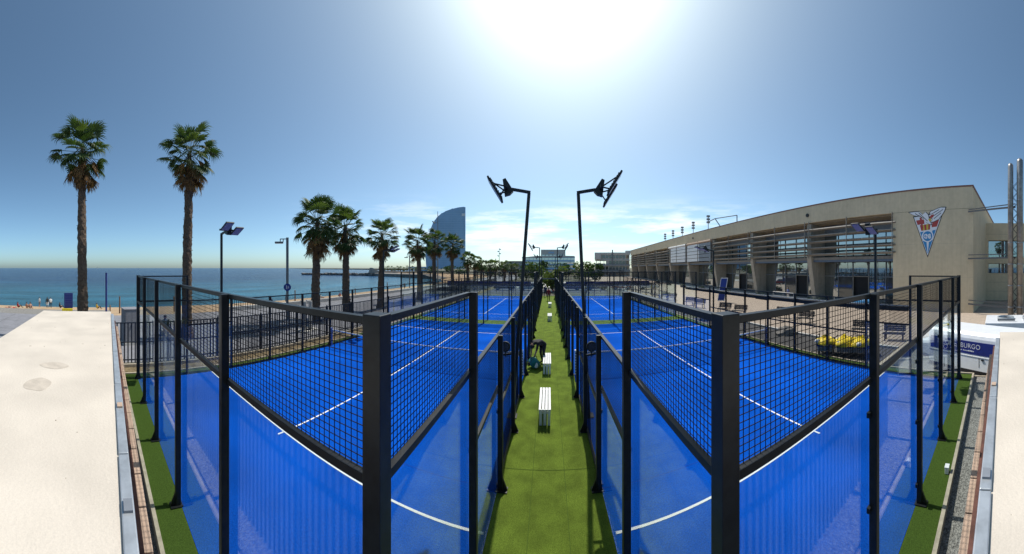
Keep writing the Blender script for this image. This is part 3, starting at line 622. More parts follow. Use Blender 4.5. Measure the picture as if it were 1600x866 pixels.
def palm(px, d, top, label, sd, trunk_r=.27, reach=1.0, near=True, nf=48, nd=40, base=-.1, lean=0.0, group='palms along the promenade'):
    r = random.Random(sd); p = at(px, d, base); root = empty('palm_tree', p); tag(root, label, 'palm tree', group)
    zc = top - base - 1.85 * reach; b = MB(); n = 10; rings = int((zc + .2) / (.16 if near else .6)); lx = lean
    for i in range(rings + 1):
        t = i / rings; z = t * (zc + .05); rr = trunk_r * (1.18 - .42 * t + .35 * max(0, .06 - t) / .06) * (1 - .62 * max(0, (z - zc + 1.3) / 1.35))
        cx, cy = lx * t * t * 1.2 + .05 * math.sin(t * 5 + sd), .04 * math.sin(t * 4 + sd * 2)
        for j in range(n):
            a = 2 * math.pi * (j + .5 * (i % 2)) / n; k = rr * (1 + (r.uniform(-.06, .20) if near else r.uniform(-.04, .08))); b.v.append((cx + k * math.cos(a), cy + k * math.sin(a), z + r.uniform(-.03, .03)))
    for i in range(rings):
        for j in range(n):
            o = (i % 2); q0, q1 = i * n + j, i * n + (j + 1) % n; u = (i + 1) * n
            if o == 0: b.f += [(q0, q1, u + j), (q1, u + (j + 1) % n, u + j)]
            else: b.f += [(q0, q1, u + (j + 1) % n), (q0, u + (j + 1) % n, u + j)]
    c = Vector((lx * 1.2 + .05 * math.sin(5 + sd), .04 * math.sin(4 + sd * 2), zc))
    tr = b.build('trunk', 'trunk', root)
    if near:                                     # stubs of cut leaf stalks
        st = MB()
        for i in range(int(zc * 11)):
            z = r.uniform(.3, zc); t = z / zc; a = r.uniform(0, 6.28); rr = trunk_r * (1.15 - .4 * t); cx = lx * t * t * 1.2 + .05 * math.sin(t * 5 + sd)
            dv = Vector((math.cos(a), math.sin(a), 0)); pt = Vector((cx, .04 * math.sin(t * 4 + sd * 2), z)) + dv * rr * .9
            st.bar(pt, pt + dv * r.uniform(.05, .11) + Vector((0, 0, r.uniform(.03, .10))), .05, .02)
        st.build('stalk_stubs', 'trunk', tr)
    G = [MB(), MB(), MB()]
    def leaf(az, el, dead):
        roll = r.uniform(-.5, .5); sc = reach * r.uniform(.82, 1.1); cc = c + Vector((0, 0, r.uniform(-.55, .15) * reach - (r.uniform(0, .75) * reach if dead else 0)))
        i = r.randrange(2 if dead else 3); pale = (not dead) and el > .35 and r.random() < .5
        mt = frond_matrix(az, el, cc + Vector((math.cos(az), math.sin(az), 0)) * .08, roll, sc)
        if near:
            o = bpy.data.objects.new('dead_frond' if dead else 'frond', FDM[i] if dead else FRM[1 if pale else 0][i]); COL.objects.link(o); o.parent = root; o.matrix_local = mt
        else: G[2 if dead else (1 if pale else 0)].join((FD if dead else FR)[i], mt)
    for i in range(nf):
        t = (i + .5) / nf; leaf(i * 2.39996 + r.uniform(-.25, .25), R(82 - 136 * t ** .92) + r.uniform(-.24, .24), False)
    for i in range(nd): leaf(i * 2.39996 + r.uniform(-.3, .3), R(-46 - 38 * r.random()), True)
    if not near:
        crown = G[0].build('crown', 'frond', root); G[1].build('pale_fronds', 'frond_pale', crown); G[2].build('dead_skirt', 'frond_dead', root)
    return root
palm(129, 17.0, 13.35, 'tallest fan palm at far left, rising behind the pale roof', 1, .265, 1.06, lean=.15, nd=44)
palm(293, 17.8, 13.35, 'tall fan palm with drooping brown skirt behind the near left cage corner', 2, .275, 1.04, lean=.25, nd=46)
palm(493, 23.2, 10.45, 'fan palm just right of the round blue sign', 3, .32, 1.25, lean=.2, nf=54)
palm(541, 26.0, 10.35, 'fan palm with pale green top, second right of the round sign', 4, .30, 1.2, lean=-.1, nd=46)
palm(595, 30.6, 10.2, 'fan palm with a blue floodlight in front, third right of the sign', 5, .29, 1.18, lean=.12, nf=42)
palm(655, 38.8, 10.3, 'fan palm left of the sail shaped tower', 6, .31, 1.2, False, lean=-.2)
palm(678, 43.5, 10.6, 'fan palm in front of the left part of the sail shaped tower', 7, .30, 1.15, False, lean=.15)
palm(707, 51.5, 10.9, 'fan palm in front of the right part of the sail shaped tower', 8, .29, 1.2, False, nd=52)
for i, (px, d, top, lb) in enumerate([(731, 66, 8.6, 'dense fan palm just right of the sail shaped tower'), (742, 72, 8.4, 'fan palm second to the right of the sail shaped tower'), (752, 78, 7.5, 'smaller fan palm with long brown skirt beyond the far left court'),
        (766, 84, 7.3, 'fan palm left of the thin mast with stacked lamps'), (774, 92, 7.4, 'fan palm touching the thin mast with stacked lamps'), (788, 90, 7.2, 'fan palm right of the thin mast with stacked lamps'),
        (806, 105, 6.4, 'fan palm left of the near left floodlight pole in the distance'), (799, 98, 6.6, 'short fan palm beyond the far left cage end')]):
    palm(px, d, top, lb, 20 + i, .30, 1.12, False, 38, 22)
for i, (px, d) in enumerate([(601, 300), (606, 310), (612, 305), (617, 300), (622, 315), (626, 306), (631, 300), (636, 312), (644, 306), (650, 300)]):
    palm(px, d, 5.8 + (i * 37 % 10) * .22, '%s from the left of the small dark palms on the far headland' % ['first', 'second', 'third', 'fourth', 'fifth', 'sixth', 'seventh', 'eighth', 'ninth', 'tenth'][i], 40 + i, .35, 1.5, False, 24, 8, base=-.5, group='palms on the far headland')

# ================================================================== BROADLEAF TREES
def tree(px, d, h, w, label, sd, m='leaf', n=900, leaf=.32, base=-.06, group='trees beyond the courts', trunk=.3):
    r = random.Random(sd); p = at(px, d, base); root = empty('broadleaf_tree', p); tag(root, label, 'tree', group)
    t = MB(); t.tube([(0, 0, -.2), (.1, 0, h * .25), (.05, .1, h * .5)], [.16 * h ** .6 * .5, .12 * h ** .6 * .5, .05], 7)
    blobs = []
    for i in range(14):
        a = r.uniform(0, 6.28); k = r.uniform(.0, .36) * w; z = h * r.uniform(trunk + .08, .86); q = Vector((k * math.cos(a), k * math.sin(a), z)); blobs.append((q, w * r.uniform(.13, .24), h * r.uniform(.10, .17)))
        t.tube([(.05, 0, h * .22 + r.uniform(0, .15) * h), q], [.07, .02], 5)
    t.build('trunk', 'trunk', root)
    G = {}
    for i in range(n):
        q, rw, rh = r.choice(blobs); v = Vector((r.gauss(0, 1), r.gauss(0, 1), r.gauss(0, 1))).normalized() * r.uniform(.55, 1.08) ** .6
        c = q + Vector((v.x * rw, v.y * rw, v.z * rh)); a = Vector((r.gauss(0, 1), r.gauss(0, 1), r.gauss(0, .6))).normalized(); u = a.orthogonal().normalized(); e = a.cross(u); s_ = leaf * r.uniform(.6, 1.3)
        G.setdefault(0 if r.random() < .72 else 1, MB()).quad(c - u * s_ * .5 - e * s_ * .3, c + u * s_ * .5 - e * s_ * .3, c + u * s_ * .35 + e * s_ * .5, c - u * s_ * .4 + e * s_ * .45)
    cr = G[0].build('crown', m, root)
    if 1 in G: G[1].build('light_leaves', 'leaf_pale' if m != 'leaf_dark' else 'leaf', cr)
for i, (px, d, h, w, m, lb) in enumerate([
        (863, 52, 5.0, 5.2, 'leaf_pale', 'pale feathery tree at the end of the green walkway'),
        (838, 90, 6.6, 8, 'leaf', 'bushy tree left of the walkway end below the glass building'),
        (822, 100, 7.0, 9, 'leaf', 'round green tree right of the near left floodlight pole'),
        (850, 120, 7.6, 9, 'leaf_dark', 'dark tree directly behind the pale feathery tree'),
        (884, 110, 6.8, 9, 'leaf_dark', 'dark tree right of the pale feathery tree'),
        (905, 100, 6.6, 9, 'leaf', 'green tree just left of the near right floodlight pole in the distance'),
        (920, 108, 7.0, 8, 'leaf', 'green tree left of the concrete office block'),
        (930, 90, 6.0, 6, 'leaf_dark', 'small dark tree at the foot of the concrete office block'),
        (790, 130, 6.8, 10, 'leaf_dark', 'dark tree left of the near left floodlight pole, far off'),
        (768, 140, 6.4, 11, 'leaf_dark', 'wide dark tree behind the far palms'),
        (745, 150, 6.2, 12, 'leaf', 'low wide tree at the foot of the sail shaped tower'),
        (722, 190, 6.5, 14, 'leaf_dark', 'low dark tree right below the sail shaped tower'),
        (700, 200, 6.5, 14, 'leaf_dark', 'low dark tree in the middle below the sail shaped tower'),
        (676, 205, 6.4, 13, 'leaf_dark', 'low dark tree left below the sail shaped tower')]):
    tree(px, d, h, w, lb, 60 + i, m, 1100 if d < 100 else 800, .022 * h + .16 + d * .0012, trunk=.12)

# ================================================================== PEOPLE
def person(name_label, loc, rz, pose, cols, group=None, cat='person', scale=1.0, hair='hair', detail=2):
    """one continuous skinned body; regions coloured by the nearest bone"""
    P = dict(pel=(0, 0, .95), che=(0, .02, 1.25), neck=(0, .02, 1.47), head=(0, .05, 1.58), crown=(0, .04, 1.70),
             shl=(-.18, .02, 1.41), ell=(-.24, .0, 1.13), wrl=(-.25, .06, .88), hal=(-.25, .09, .78), shr=(.18, .02, 1.41), elr=(.24, 0, 1.13), wrr=(.25, .06, .88), har=(.25, .09, .78),
             hil=(-.10, 0, .90), knl=(-.11, .03, .50), anl=(-.11, -.02, .09), tol=(-.12, .16, .03), hir=(.10, 0, .90), knr=(.11, .03, .50), anr=(.11, -.02, .09), tor=(.12, .16, .03))
    P.update(pose)
    RD = dict(pel=.145, che=.155, neck=.062, head=.092, crown=.06, shl=.07, ell=.048, wrl=.034, hal=.036, shr=.07, elr=.048, wrr=.034, har=.036, hil=.095, knl=.062, anl=.045, tol=.035, hir=.095, knr=.062, anr=.045, tor=.035)
    E_ = [('pel', 'che', 'top'), ('che', 'neck', 'top'), ('neck', 'head', 'skin'), ('head', 'crown', 'skin')]
    for k in 'lr': E_ += [('che', 'sh' + k, 'top'), ('sh' + k, 'el' + k, 'top'), ('el' + k, 'wr' + k, 'fore'), ('wr' + k, 'ha' + k, 'skin'), ('pel', 'hi' + k, 'leg'), ('hi' + k, 'kn' + k, 'leg'), ('kn' + k, 'an' + k, 'calf'), ('an' + k, 'to' + k, 'shoe')]
    keys = list(P); me = bpy.data.meshes.new('body'); me.from_pydata([P[k] for k in keys], [(keys.index(a), keys.index(b)) for a, b, _ in E_], [])
    o = bpy.data.objects.new('body', me); COL.objects.link(o); md = o.modifiers.new('s', 'SKIN'); md.use_smooth_shade = True
    for i, k in enumerate(keys): me.skin_vertices[0].data[i].radius = (RD[k], RD[k]); me.skin_vertices[0].data[i].use_root = (k == 'pel')
    sb_ = o.modifiers.new('u', 'SUBSURF'); sb_.levels = sb_.render_levels = detail
    bm = bpy.data.meshes.new_from_object(o.evaluated_get(bpy.context.evaluated_depsgraph_get())); bpy.data.objects.remove(o)
    order = ['skin', 'top', 'fore', 'leg', 'calf', 'shoe']
    bm.materials.clear()
    for k in order: bm.materials.append(M[cols.get(k, {'skin': 'skin', 'fore': 'skin', 'calf': cols.get('leg', 'c_navy'), 'shoe': 'c_black'}.get(k, 'c_navy'))])
    segs = [(Vector(P[a]), Vector(P[b]), order.index(k), (RD[a] + RD[b]) / 2) for a, b, k in E_]
    for f in bm.polygons:
        c = f.center; best = 9; f.use_smooth = True
        for a, b, k, rr in segs:
            t = max(0, min(1, (c - a).dot(b - a) / max(1e-6, (b - a).length_squared))); dd = (c - (a + (b - a) * t)).length - rr
            if dd < best: best = dd; f.material_index = k
    root = empty('person', loc, rz); root.scale = (scale,) * 3; tag(root, name_label, cat, group)
    put(bm, 'body', root)
    hd, cr = Vector(P['head']), Vector(P['crown']); nk = Vector(P['neck']); ax = (cr - nk).normalized(); fwd = Vector(P.get('_f', (0, 1, 0))); fwd = (fwd - ax * fwd.dot(ax)).normalized(); sd_ = ax.cross(fwd)
    h = MB(); n1 = 12
    for i in range(7):                            # hair cap over the back and top of the head
        ph = i / 6 * math.pi * .62
        for j in range(n1):
            a = 2 * math.pi * j / n1; rr = .112 * math.sin(ph) * (1 + .05 * math.cos(a * 3)); lift = .118 * math.cos(ph); fr_ = math.cos(a)
            h.v.append(tuple(hd + ax * (.03 + lift * (1 if fr_ < .3 else .85 + .15 * (ph < .9)) + (.05 * (ph > 1.2) if fr_ > .4 else 0)) + fwd * (rr * fr_ - .02) + sd_ * rr * math.sin(a)))
    for i in range(6):
        for j in range(n1): h.f.append((i * n1 + j, i * n1 + (j + 1) % n1, (i + 1) * n1 + (j + 1) % n1, (i + 1) * n1 + j))
    h.build('hair', hair, root, smooth=True)
    fc = MB(); fc.tube([hd + fwd * .085 + ax * .015, hd + fwd * .118 - ax * .02], [.010, .016], 6); fc.build('nose', 'skin', root)
    ey = MB()
    for k in (-1, 1): ey.tube([hd + fwd * .082 + sd_ * .034 * k + ax * .03, hd + fwd * .092 + sd_ * .034 * k + ax * .03], .012, 6)
    ey.build('eyes', 'hair', root)
    fg = MB()
    for k in 'lr':                                # five short curled fingers on each hand
        a, b = Vector(P['wr' + k]), Vector(P['ha' + k]); dv = (b - a).normalized(); sv = dv.orthogonal().normalized(); tv = dv.cross(sv)
        for i in range(4): fg.tube([b + sv * (-.027 + .018 * i), b + sv * (-.029 + .019 * i) + dv * .045, b + sv * (-.028 + .018 * i) + dv * (.07 + .008 * (i in (1, 2))) + tv * .022], [.009, .0085, .007], 5)
        fg.tube([b - sv * .032 - dv * .02, b - sv * .055 + dv * .02 + tv * .01, b - sv * .055 + dv * .045 + tv * .02], [.011, .009, .007], 5)
    fg.build('fingers', cols.get('skin', 'skin'), root)
    return root
BEND = dict(pel=(0, -.05, .92), che=(0, .26, 1.06), neck=(0, .44, 1.00), head=(0, .53, .93), crown=(0, .62, .86), shl=(-.18, .36, 1.03), ell=(-.21, .45, .76), wrl=(-.14, .5, .52), hal=(-.12, .53, .43), shr=(.18, .36, 1.03), elr=(.21, .43, .75), wrr=(.12, .52, .54), har=(.10, .55, .45),
            hil=(-.11, -.06, .88), knl=(-.13, .03, .48), anl=(-.13, -.08, .09), tol=(-.15, .1, .03), hir=(.11, -.06, .88), knr=(.13, .0, .48), anr=(.13, -.12, .09), tor=(.15, .06, .03), _f=(0, .3, -1))
def pos(*a): d = dict(a[0]); return d
f_ = BEND.pop('_f')
def person_bend():
    r = person('person in black bending over a bag beside the second bench', (-.28, 12.75, 0), R(128), BEND, dict(top='c_black', leg='c_black', fore='skin', calf='c_black', shoe='c_black'))
    return r
person_bend()
WALK = dict(knl=(-.10, .18, .52), anl=(-.10, .26, .10), tol=(-.11, .42, .06), knr=(.10, -.04, .50), anr=(.11, -.30, .14), tor=(.12, -.16, .05), ell=(-.25, -.08, 1.15), wrl=(-.26, -.14, .90), hal=(-.26, -.14, .80), elr=(.25, .06, 1.14), wrr=(.24, .22, .94), har=(.23, .27, .86))
SIT = dict(pel=(0, 0, .14), che=(0, -.10, .46), neck=(0, -.10, .68), head=(0, -.06, .79), crown=(0, -.06, .91), shl=(-.18, -.1, .62), ell=(-.24, .02, .40), wrl=(-.2, .22, .38), hal=(-.19, .30, .36), shr=(.18, -.1, .62), elr=(.24, .02, .4), wrr=(.2, .22, .38), har=(.19, .3, .36),
           hil=(-.1, .05, .13), knl=(-.13, .40, .42), anl=(-.12, .62, .07), tol=(-.12, .78, .05), hir=(.1, .05, .13), knr=(.13, .40, .42), anr=(.12, .62, .07), tor=(.12, .78, .05))
LIE = dict(pel=(0, 0, .13), che=(0, -.32, .14), neck=(0, -.54, .13), head=(0, -.65, .14), crown=(0, -.77, .13), shl=(-.18, -.46, .12), ell=(-.28, -.25, .08), wrl=(-.26, .0, .06), hal=(-.25, .09, .05), shr=(.18, -.46, .12), elr=(.28, -.25, .08), wrr=(.26, 0, .06), har=(.25, .09, .05),
           hil=(-.1, .08, .12), knl=(-.12, .48, .16), anl=(-.12, .90, .07), tol=(-.12, .98, .2), hir=(.1, .08, .12), knr=(.12, .48, .10), anr=(.12, .9, .07), tor=(.12, .98, .2))
CHAIR = dict(pel=(0, 0, .50), che=(0, -.03, .80), neck=(0, -.02, 1.02), head=(0, .02, 1.13), crown=(0, .02, 1.25), shl=(-.18, -.03, .96), ell=(-.23, .05, .70), wrl=(-.18, .28, .62), hal=(-.16, .36, .6), shr=(.18, -.03, .96), elr=(.23, .05, .7), wrr=(.18, .28, .62), har=(.16, .36, .6),
             hil=(-.1, .04, .48), knl=(-.12, .44, .50), anl=(-.12, .46, .09), tol=(-.12, .62, .04), hir=(.1, .04, .48), knr=(.12, .44, .5), anr=(.12, .46, .09), tor=(.12, .62, .04))
def bz(x): # sand height at x
    t = (-x - 26) / 31.0
    if t <= 0: return -.03
    for (a, za), (b, zb) in zip(zip(steps, zs), zip(steps[1:], zs[1:])):
        if t <= b: return za + (zb - za) * (t - a) / (b - a)
    return -3.6
person('person in red top at the far end of the green walkway', (.02, 37.2, 0), R(170), {}, dict(top='c_red', leg='c_black', fore='c_red'))
person('person in dark clothes at the walkway end, left of the one in red', (-.45, 42.2, 0), R(20), WALK, dict(top='c_navy', leg='c_black'))
for px, d, pz, rz, cl, lb in [
        (61.5, 50, {}, 40, dict(top='c_white', leg='c_grey', calf='skin'), 'person in pale top standing at the water edge, far left'),
        (74, 45, WALK, 100, dict(top='c_black', leg='c_white', fore='c_black', calf='c_black'), 'walking person in black and white near the blue notice board'),
        (79, 46, WALK, 100, dict(top='c_white', leg='c_black'), 'walking person in white top with dark trousers near the blue notice board'),
        (28.5, 43, SIT, 30, dict(top='c_red', leg='c_black'), 'person in dark red sitting on the sand, far left'),
        (42, 42, SIT, 80, dict(top='skin', leg='c_black', calf='skin'), 'bare chested person sitting on the sand, left of two together'),
        (47.5, 42.5, SIT, -60, dict(top='skin', leg='c_navy', calf='skin'), 'bare chested person sitting on the sand, right of two together'),
        (12, 41, LIE, 80, dict(top='skin', leg='c_black', calf='skin'), 'sunbather in black lying on the sand at the left edge'),
        (19, 40, LIE, 70, dict(top='skin', leg='c_red', calf='skin'), 'sunbather in red trunks lying on the sand'),
        (94, 46, SIT, 20, dict(top='c_black', leg='c_black'), 'person in black sitting on the sand left of the notice board'),
        (152, 44, SIT, 20, dict(top='c_yellow', leg='c_black'), 'person in yellow sitting on the sand right of the tallest palm'),
        (258, 18.5, CHAIR, -60, dict(top='c_denim', leg='c_navy', fore='c_denim'), 'person in a dark hoodie seated on the promenade behind the cage'),
        (547, 24.5, WALK, 150, dict(top='c_black', leg='c_black', fore='c_black'), 'dark figure strolling on the promenade right of the second palm'),
        (424, 47, SIT, 40, dict(top='c_navy', leg='c_black'), 'person sitting on the sand just left of the round blue sign'),
        (501, 50, SIT, 40, dict(top='c_white', leg='c_black'), 'person in white on the sand between the two nearest bay palms'),
        (506, 52, LIE, 60, dict(top='skin', leg='c_red', calf='skin'), 'sunbather on the sand right of the person in white'),
        (632, 62, WALK, 150, dict(top='c_grey', leg='c_black'), 'walker on the sand left of the slim grey street lamp'),
        (627, 64, {}, 20, dict(top='c_navy', leg='c_black'), 'person standing on the sand near the slim grey street lamp'),
        (531, 55, SIT, 60, dict(top='c_pink', leg='c_black'), 'person in pink on the sand left of the second bay palm')]:
    p = at(px, d); p.z = bz(p.x) + .01
    person(lb, p, R(rz), pz, cl, 'people on the beach and promenade', detail=1)
s = box(-.5, .5, -.2, .2, .3, .44); sp = at(258, 18.5); st = empty('stone_bench', (sp.x, sp.y, -.03), R(-60)); tag(st, 'low stone seat on the promenade under the hooded person', 'seat')
s.build('seat_slab', 'concrete_pale', st, bevel=.02); box(-.35, .35, -.14, .14, 0, .3).build('support', 'concrete_pale', st)
# bag by the bending person
bg_ = empty('sports_bag', (-.62, 12.25, 0), R(20)); tag(bg_, 'teal sports bag with black and white end in front of the bending person', 'bag')
MB().tube([(-.02, -.26, .20), (0, -.2, .22), (0, .2, .22), (0, .26, .20)], [.12, .2, .2, .12], 14).build('bag_body', 'c_teal', bg_, smooth=True)
MB().tube([(-.02, -.275, .20), (-.0, -.262, .2)], [.11, .125], 12).build('end_panel', 'c_white', bg_)
MB().tube([(-.19, -.12, .26), (-.14, -.06, .46), (.1, .02, .5), (.19, .1, .27)], .015, 6).build('strap', 'black_plastic', bg_); MB().tube([(-.2, .0, .23), (-.24, .02, .2), (-.2, .1, .1)], .05, 8).build('pocket', 'c_black', bg_)

# ================================================================== CLUB BUILDING (local x into the building, y along the facade)
CB = empty('club_building', (27 * math.sin(R(94.5)), 27 * math.cos(R(94.5)), 0), R(-4.5)); tag(CB, 'long beige concrete club building with glass bays and horizontal louvres', 'building')
S0, S1, SE = 4.3, 12.7, 127.0
def cb(b, name, m, par=CB, **k): return b.build(name, m, par, **k)
cb(box(0, .8, S0, S1, 0, 10.04), 'end_wall', 'concrete'); cb(box(0, .8, S0, SE, 10.06, 12.15), 'parapet_wall', 'concrete')
cb(box(-.03, .03, S0 - .03, SE, 12.15, 12.3), 'roof_edge', 'fascia_red'); cb(box(.03, 27, S0 + .4, SE, 12.0, 12.2), 'roof', 'concrete_pale')
cb(box(.8, 27, S0, S0 + .4, 0, 12.0), 'side_wall', 'concrete'); cb(box(-.02, 27, S0 - .03, S0 + .05, 12.0, 12.28), 'side_roof_edge', 'fascia_red')
cb(box(.8, 3.2, S1, SE, 9.95, 10.05), 'soffit', 'concrete'); cb(box(3.4, 3.8, S1, SE, 0, 9.95), 'inner_wall', 'dark_void'); cb(box(0, 4, S1, SE, -.05, .12), 'plinth', 'concrete_pale')
cb(box(.8, 3.6, S1 - .3, S1, 0, 9.95), 'bay_end_wall', 'concrete')
for z in (3.4, 6.7): cb(box(-.004, 0, S0 + .02, S1, z, z + .012), 'shutter_joint', 'pier')
cb(box(-.006, 0, S0, S1, 10.04, 10.06), 'wall_groove', 'dark_void')
piers = [24.6, 37.0, 49.8, 62.6, 75.4, 88.2, 101.0, 113.8, 126.4]
pm = MB().prism([(3.3, 0), (1.25, 0), (.25, 5.4), (.25, 9.95), (3.3, 9.95)], lambda p: (p[0], -.35, p[1]), lambda p: (p[0], .35, p[1])).mesh('pier', 'pier')
for y in piers: put(pm, 'pier', CB, (0, y, 0))
edges = [S1] + piers
for bi, (a, b) in enumerate(zip(edges, edges[1:])):
    a += .36 if bi else .0; b -= .36; w = b - a
    cb(box(.7, 3.0, a, b, 5.05, 5.5), 'canopy_beam', 'blue_beam'); cb(box(.62, .70, a, b, 5.3, 5.62), 'canopy_edge', 'louver')
    n = 5 if bi < 4 else 3
    for i in range(n):
        y0, y1 = a + w * i / n, a + w * (i + 1) / n
        door = bi < 6 and i == (n - 3 if bi % 2 == 0 else n - 4) 
        if door:
            cb(box(3.0, 3.04, y0 + .06, y1 - .06, 3.3, 5.0), 'window_pane', 'window'); cb(box(3.2, 3.3, y0 + .1, y1 - .1, .12, 3.2), 'doorway', 'dark_void')
            fr_ = MB().box(2.9, 3.06, y0, y0 + .09, .1, 3.3).box(2.9, 3.06, y1 - .09, y1, .1, 3.3).box(2.9, 3.06, y0, y1, 3.2, 3.32); cb(fr_, 'door_frame', 'louver')
        else:
            cb(box(3.0, 3.04, y0 + .04, y1 - .04, .15, 3.2), 'window_pane', 'window' if (i + bi) % 3 else 'window_dark'); cb(box(3.0, 3.04, y0 + .04, y1 - .04, 3.28, 5.0), 'window_pane', 'window')
            cb(box(2.94, 3.05, y0, y1, 3.2, 3.28), 'transom', 'grey_panel')
        cb(box(2.92, 3.05, y0 - .04, y0 + .04, .1, 5.0), 'mullion', 'grey_panel')
        for z0, z1 in ((5.6, 7.0), (7.08, 8.5)) if bi < 5 else ((5.6, 8.5),): cb(box(3.0, 3.04, y0 + .04, y1 - .04, z0, z1), 'window_pane', 'window')
        cb(box(2.92, 3.05, y0 - .04, y0 + .04, 5.5, 8.6), 'mullion', 'black_steel')
    cb(box(2.95, 3.1, a, b, 8.5, 9.95), 'upper_band', 'grey_panel'); cb(box(2.93, 3.05, a, b, 7.0, 7.08), 'transom', 'black_steel')
    # louvres hang in front of the upper windows; in bays 4 and 5 they are closed with blinds
    if bi == 3 or (bi == 4):
        y_from = a if bi == 4 else a + 2.4
        for k in range(5):
            z = 5.75 + k * .78
            for y0, y1, m in ((a, a + 5.5, 'grey_panel'), (a + 5.56, b, 'white_paint')) if bi == 3 else ((a, b - 1.5, 'white_paint'),):
                cb(MB().bar((-.10, y0, z + .36), (-.10, y1, z + .36), .05, .68), 'blind_plank', m)
        cb(MB().tube([(-.1, a, 9.85), (-.1, b, 9.85)], .22, 10), 'blind_roller', 'tile' if bi == 3 else 'white_paint')
    else:
        for k in range(5): cb(MB().bar((0, a - .3, 5.95 + k * .78), (0, b + .3, 5.95 + k * .78), .34, .13, (.5, 0, .86)), 'louvre', 'louver')
    for i in range(0, 3 if bi else 3):
        y = a + w * i / 2; cb(MB().tube([(-.22, y, 5.5), (-.22, y, 10.15)], .055, 8), 'louvre_post', 'louver')
        for z in (6.0, 8.2, 10.0): cb(MB().bar((-.2, y, z), (.3 if z < 10 else .0, y, z), .05, .05), 'louvre_bracket', 'louver')
for px, z in ((1262, 11.05), (1083, 11.1), (1010, 11.2)):
    t = 94.5 - math.degrees(bear(px)); y = 27 * math.tan(R(t)); cb(MB().tube([(-.12, y, z), (0, y, z)], .24, 14), 'vent_cap', 'black_steel')
# rails and boards in front of the glass: each a thing
bpy.context.view_layer.update()
def cw(x, y, z=0.0): return CB.matrix_world @ Vector((x, y, z))
def guard_rail(y0, y1, x, label, m='white_paint'):
    r = empty('guard_rail', cw(x, (y0 + y1) / 2), R(-4.5)); tag(r, label, 'railing', 'railings before the club glass'); h = (y1 - y0) / 2
    for z in (.55, 1.05): MB().tube([(0, -h, z), (0, h, z)], .03, 6).build('rail', m, r)
    for y in (-h, 0, h): MB().tube([(0, y, -.02), (0, y, 1.05)], .03, 6).build('post', m, r)
guard_rail(15.2, 19.6, -1.0, 'white tube railing in front of the glass bay nearest the emblem wall'); guard_rail(26.0, 30.0, -1.2, 'white tube railing in front of the second glass bay from the emblem wall')
r = empty('covered_cart', cw(-1.2, 15.6), R(-4.5)); tag(r, 'blue covered cart at the foot of the glass bay nearest the emblem wall', 'cart')
MB().tube([(0, -1.2, .62), (0, -1.05, .66), (0, 1.05, .66), (0, 1.2, .62)], [.35, .44, .44, .35], 12).build('cover', 'sky_blue', r, smooth=True)
for y in (-.8, .8): MB().tube([(-.3, y, .16), (-.22, y, .16)], .16, 12).build('wheel', 'tyre', r); MB().tube([(.22, y, .16), (.3, y, .16)], .16, 12).build('wheel', 'tyre', r)
# low dark hedge/planter boxes along the foot of the facade
for i in range(7):
    y = 21.5 + i * 9.3; r = empty('planter_box', cw(-2.6, y), R(-4.5)); tag(r, '%s dark planter box along the club glass, counted from the emblem wall' % ['first', 'second', 'third', 'fourth', 'fifth', 'sixth', 'seventh'][i], 'planter', 'planters before the club glass')
    box(-.25, .25, -1.1, 1.1, -.02, .45).build('box', 'slat_black', r); b = MB(); g_ = random.Random(i)
    for k in range(160):
        c = Vector((g_.uniform(-.3, .3), g_.uniform(-1.05, 1.05), .45 + abs(g_.gauss(0, .18)))); u = Vector((g_.gauss(0, 1), g_.gauss(0, 1), g_.gauss(0, 1))).normalized() * .09; e = u.orthogonal().normalized() * .07; b.quad(c - u, c + e, c + u, c - e)
    b.build('foliage', 'leaf_dark', r)
# A-board leaning in front of the glass
p = at(1126, 36.0); r = empty('sign_board', p, R(-35)); tag(r, 'tilted blue sign board in a white frame in front of the club glass', 'sign')
b = MB().prism([(-.45, .15), (.45, .15), (.45, 3.05), (-.45, 3.05)], lambda q: (q[0] + q[1] * .16, q[1] * .12, q[1]), lambda q: (q[0] + q[1] * .16, q[1] * .12 + .06, q[1])); b.build('frame', 'white_paint', r)
MB().prism([(-.38, .25), (.38, .25), (.38, 2.97), (-.38, 2.97)], lambda q: (q[0] + q[1] * .16, q[1] * .12 - .008, q[1]), lambda q: (q[0] + q[1] * .16, q[1] * .12 - .003, q[1])).build('panel', 'sign_blue', r)
for x in (-.3, .4): MB().bar((x + .3, .35, 2.0), (x, .95, 0), .06, .06).build('prop', 'white_paint', r)

# crest on the end wall
cr_y = 27 * math.tan(R(94.5 - math.degrees(bear(1449.5)))); CR = empty('wall_emblem', cw(-.0, cr_y, 8.05), R(-4.5)); tag(CR, 'pennant shaped club emblem with white bird on the beige end wall', 'emblem')
U = .0668                                       # metres per photo pixel on that wall; q = (photo right, photo up) measured from the emblem centre
def em(pts, name, m, lay, par=CR):
    return MB().prism(pts, lambda q: (-.02 - .004 * lay, -q[0] * U, q[1] * U), lambda q: (-.0 - .002, -q[0] * U, q[1] * U)).build(name, m, par)
A_, B_, C_ = (-23.5, 22.2), (24.8, 27.3), (0, -40.5)
def lerp(a, b, t): return (a[0] + (b[0] - a[0]) * t, a[1] + (b[1] - a[1]) * t)
def ctr(k):                                     # triangle shrunk about its middle
    g0 = ((A_[0] + B_[0] + C_[0]) / 3, (A_[1] + B_[1] + C_[1]) / 3); return [lerp(g0, p_, k) for p_ in (A_, C_, B_)]
em(ctr(1.0), 'outline', 'crest_black', 0); em(ctr(.93), 'field', 'text_white', 1)
a2, c2, b2 = ctr(.89)
def row(t): return lerp(a2, c2, t), lerp(b2, c2, t)
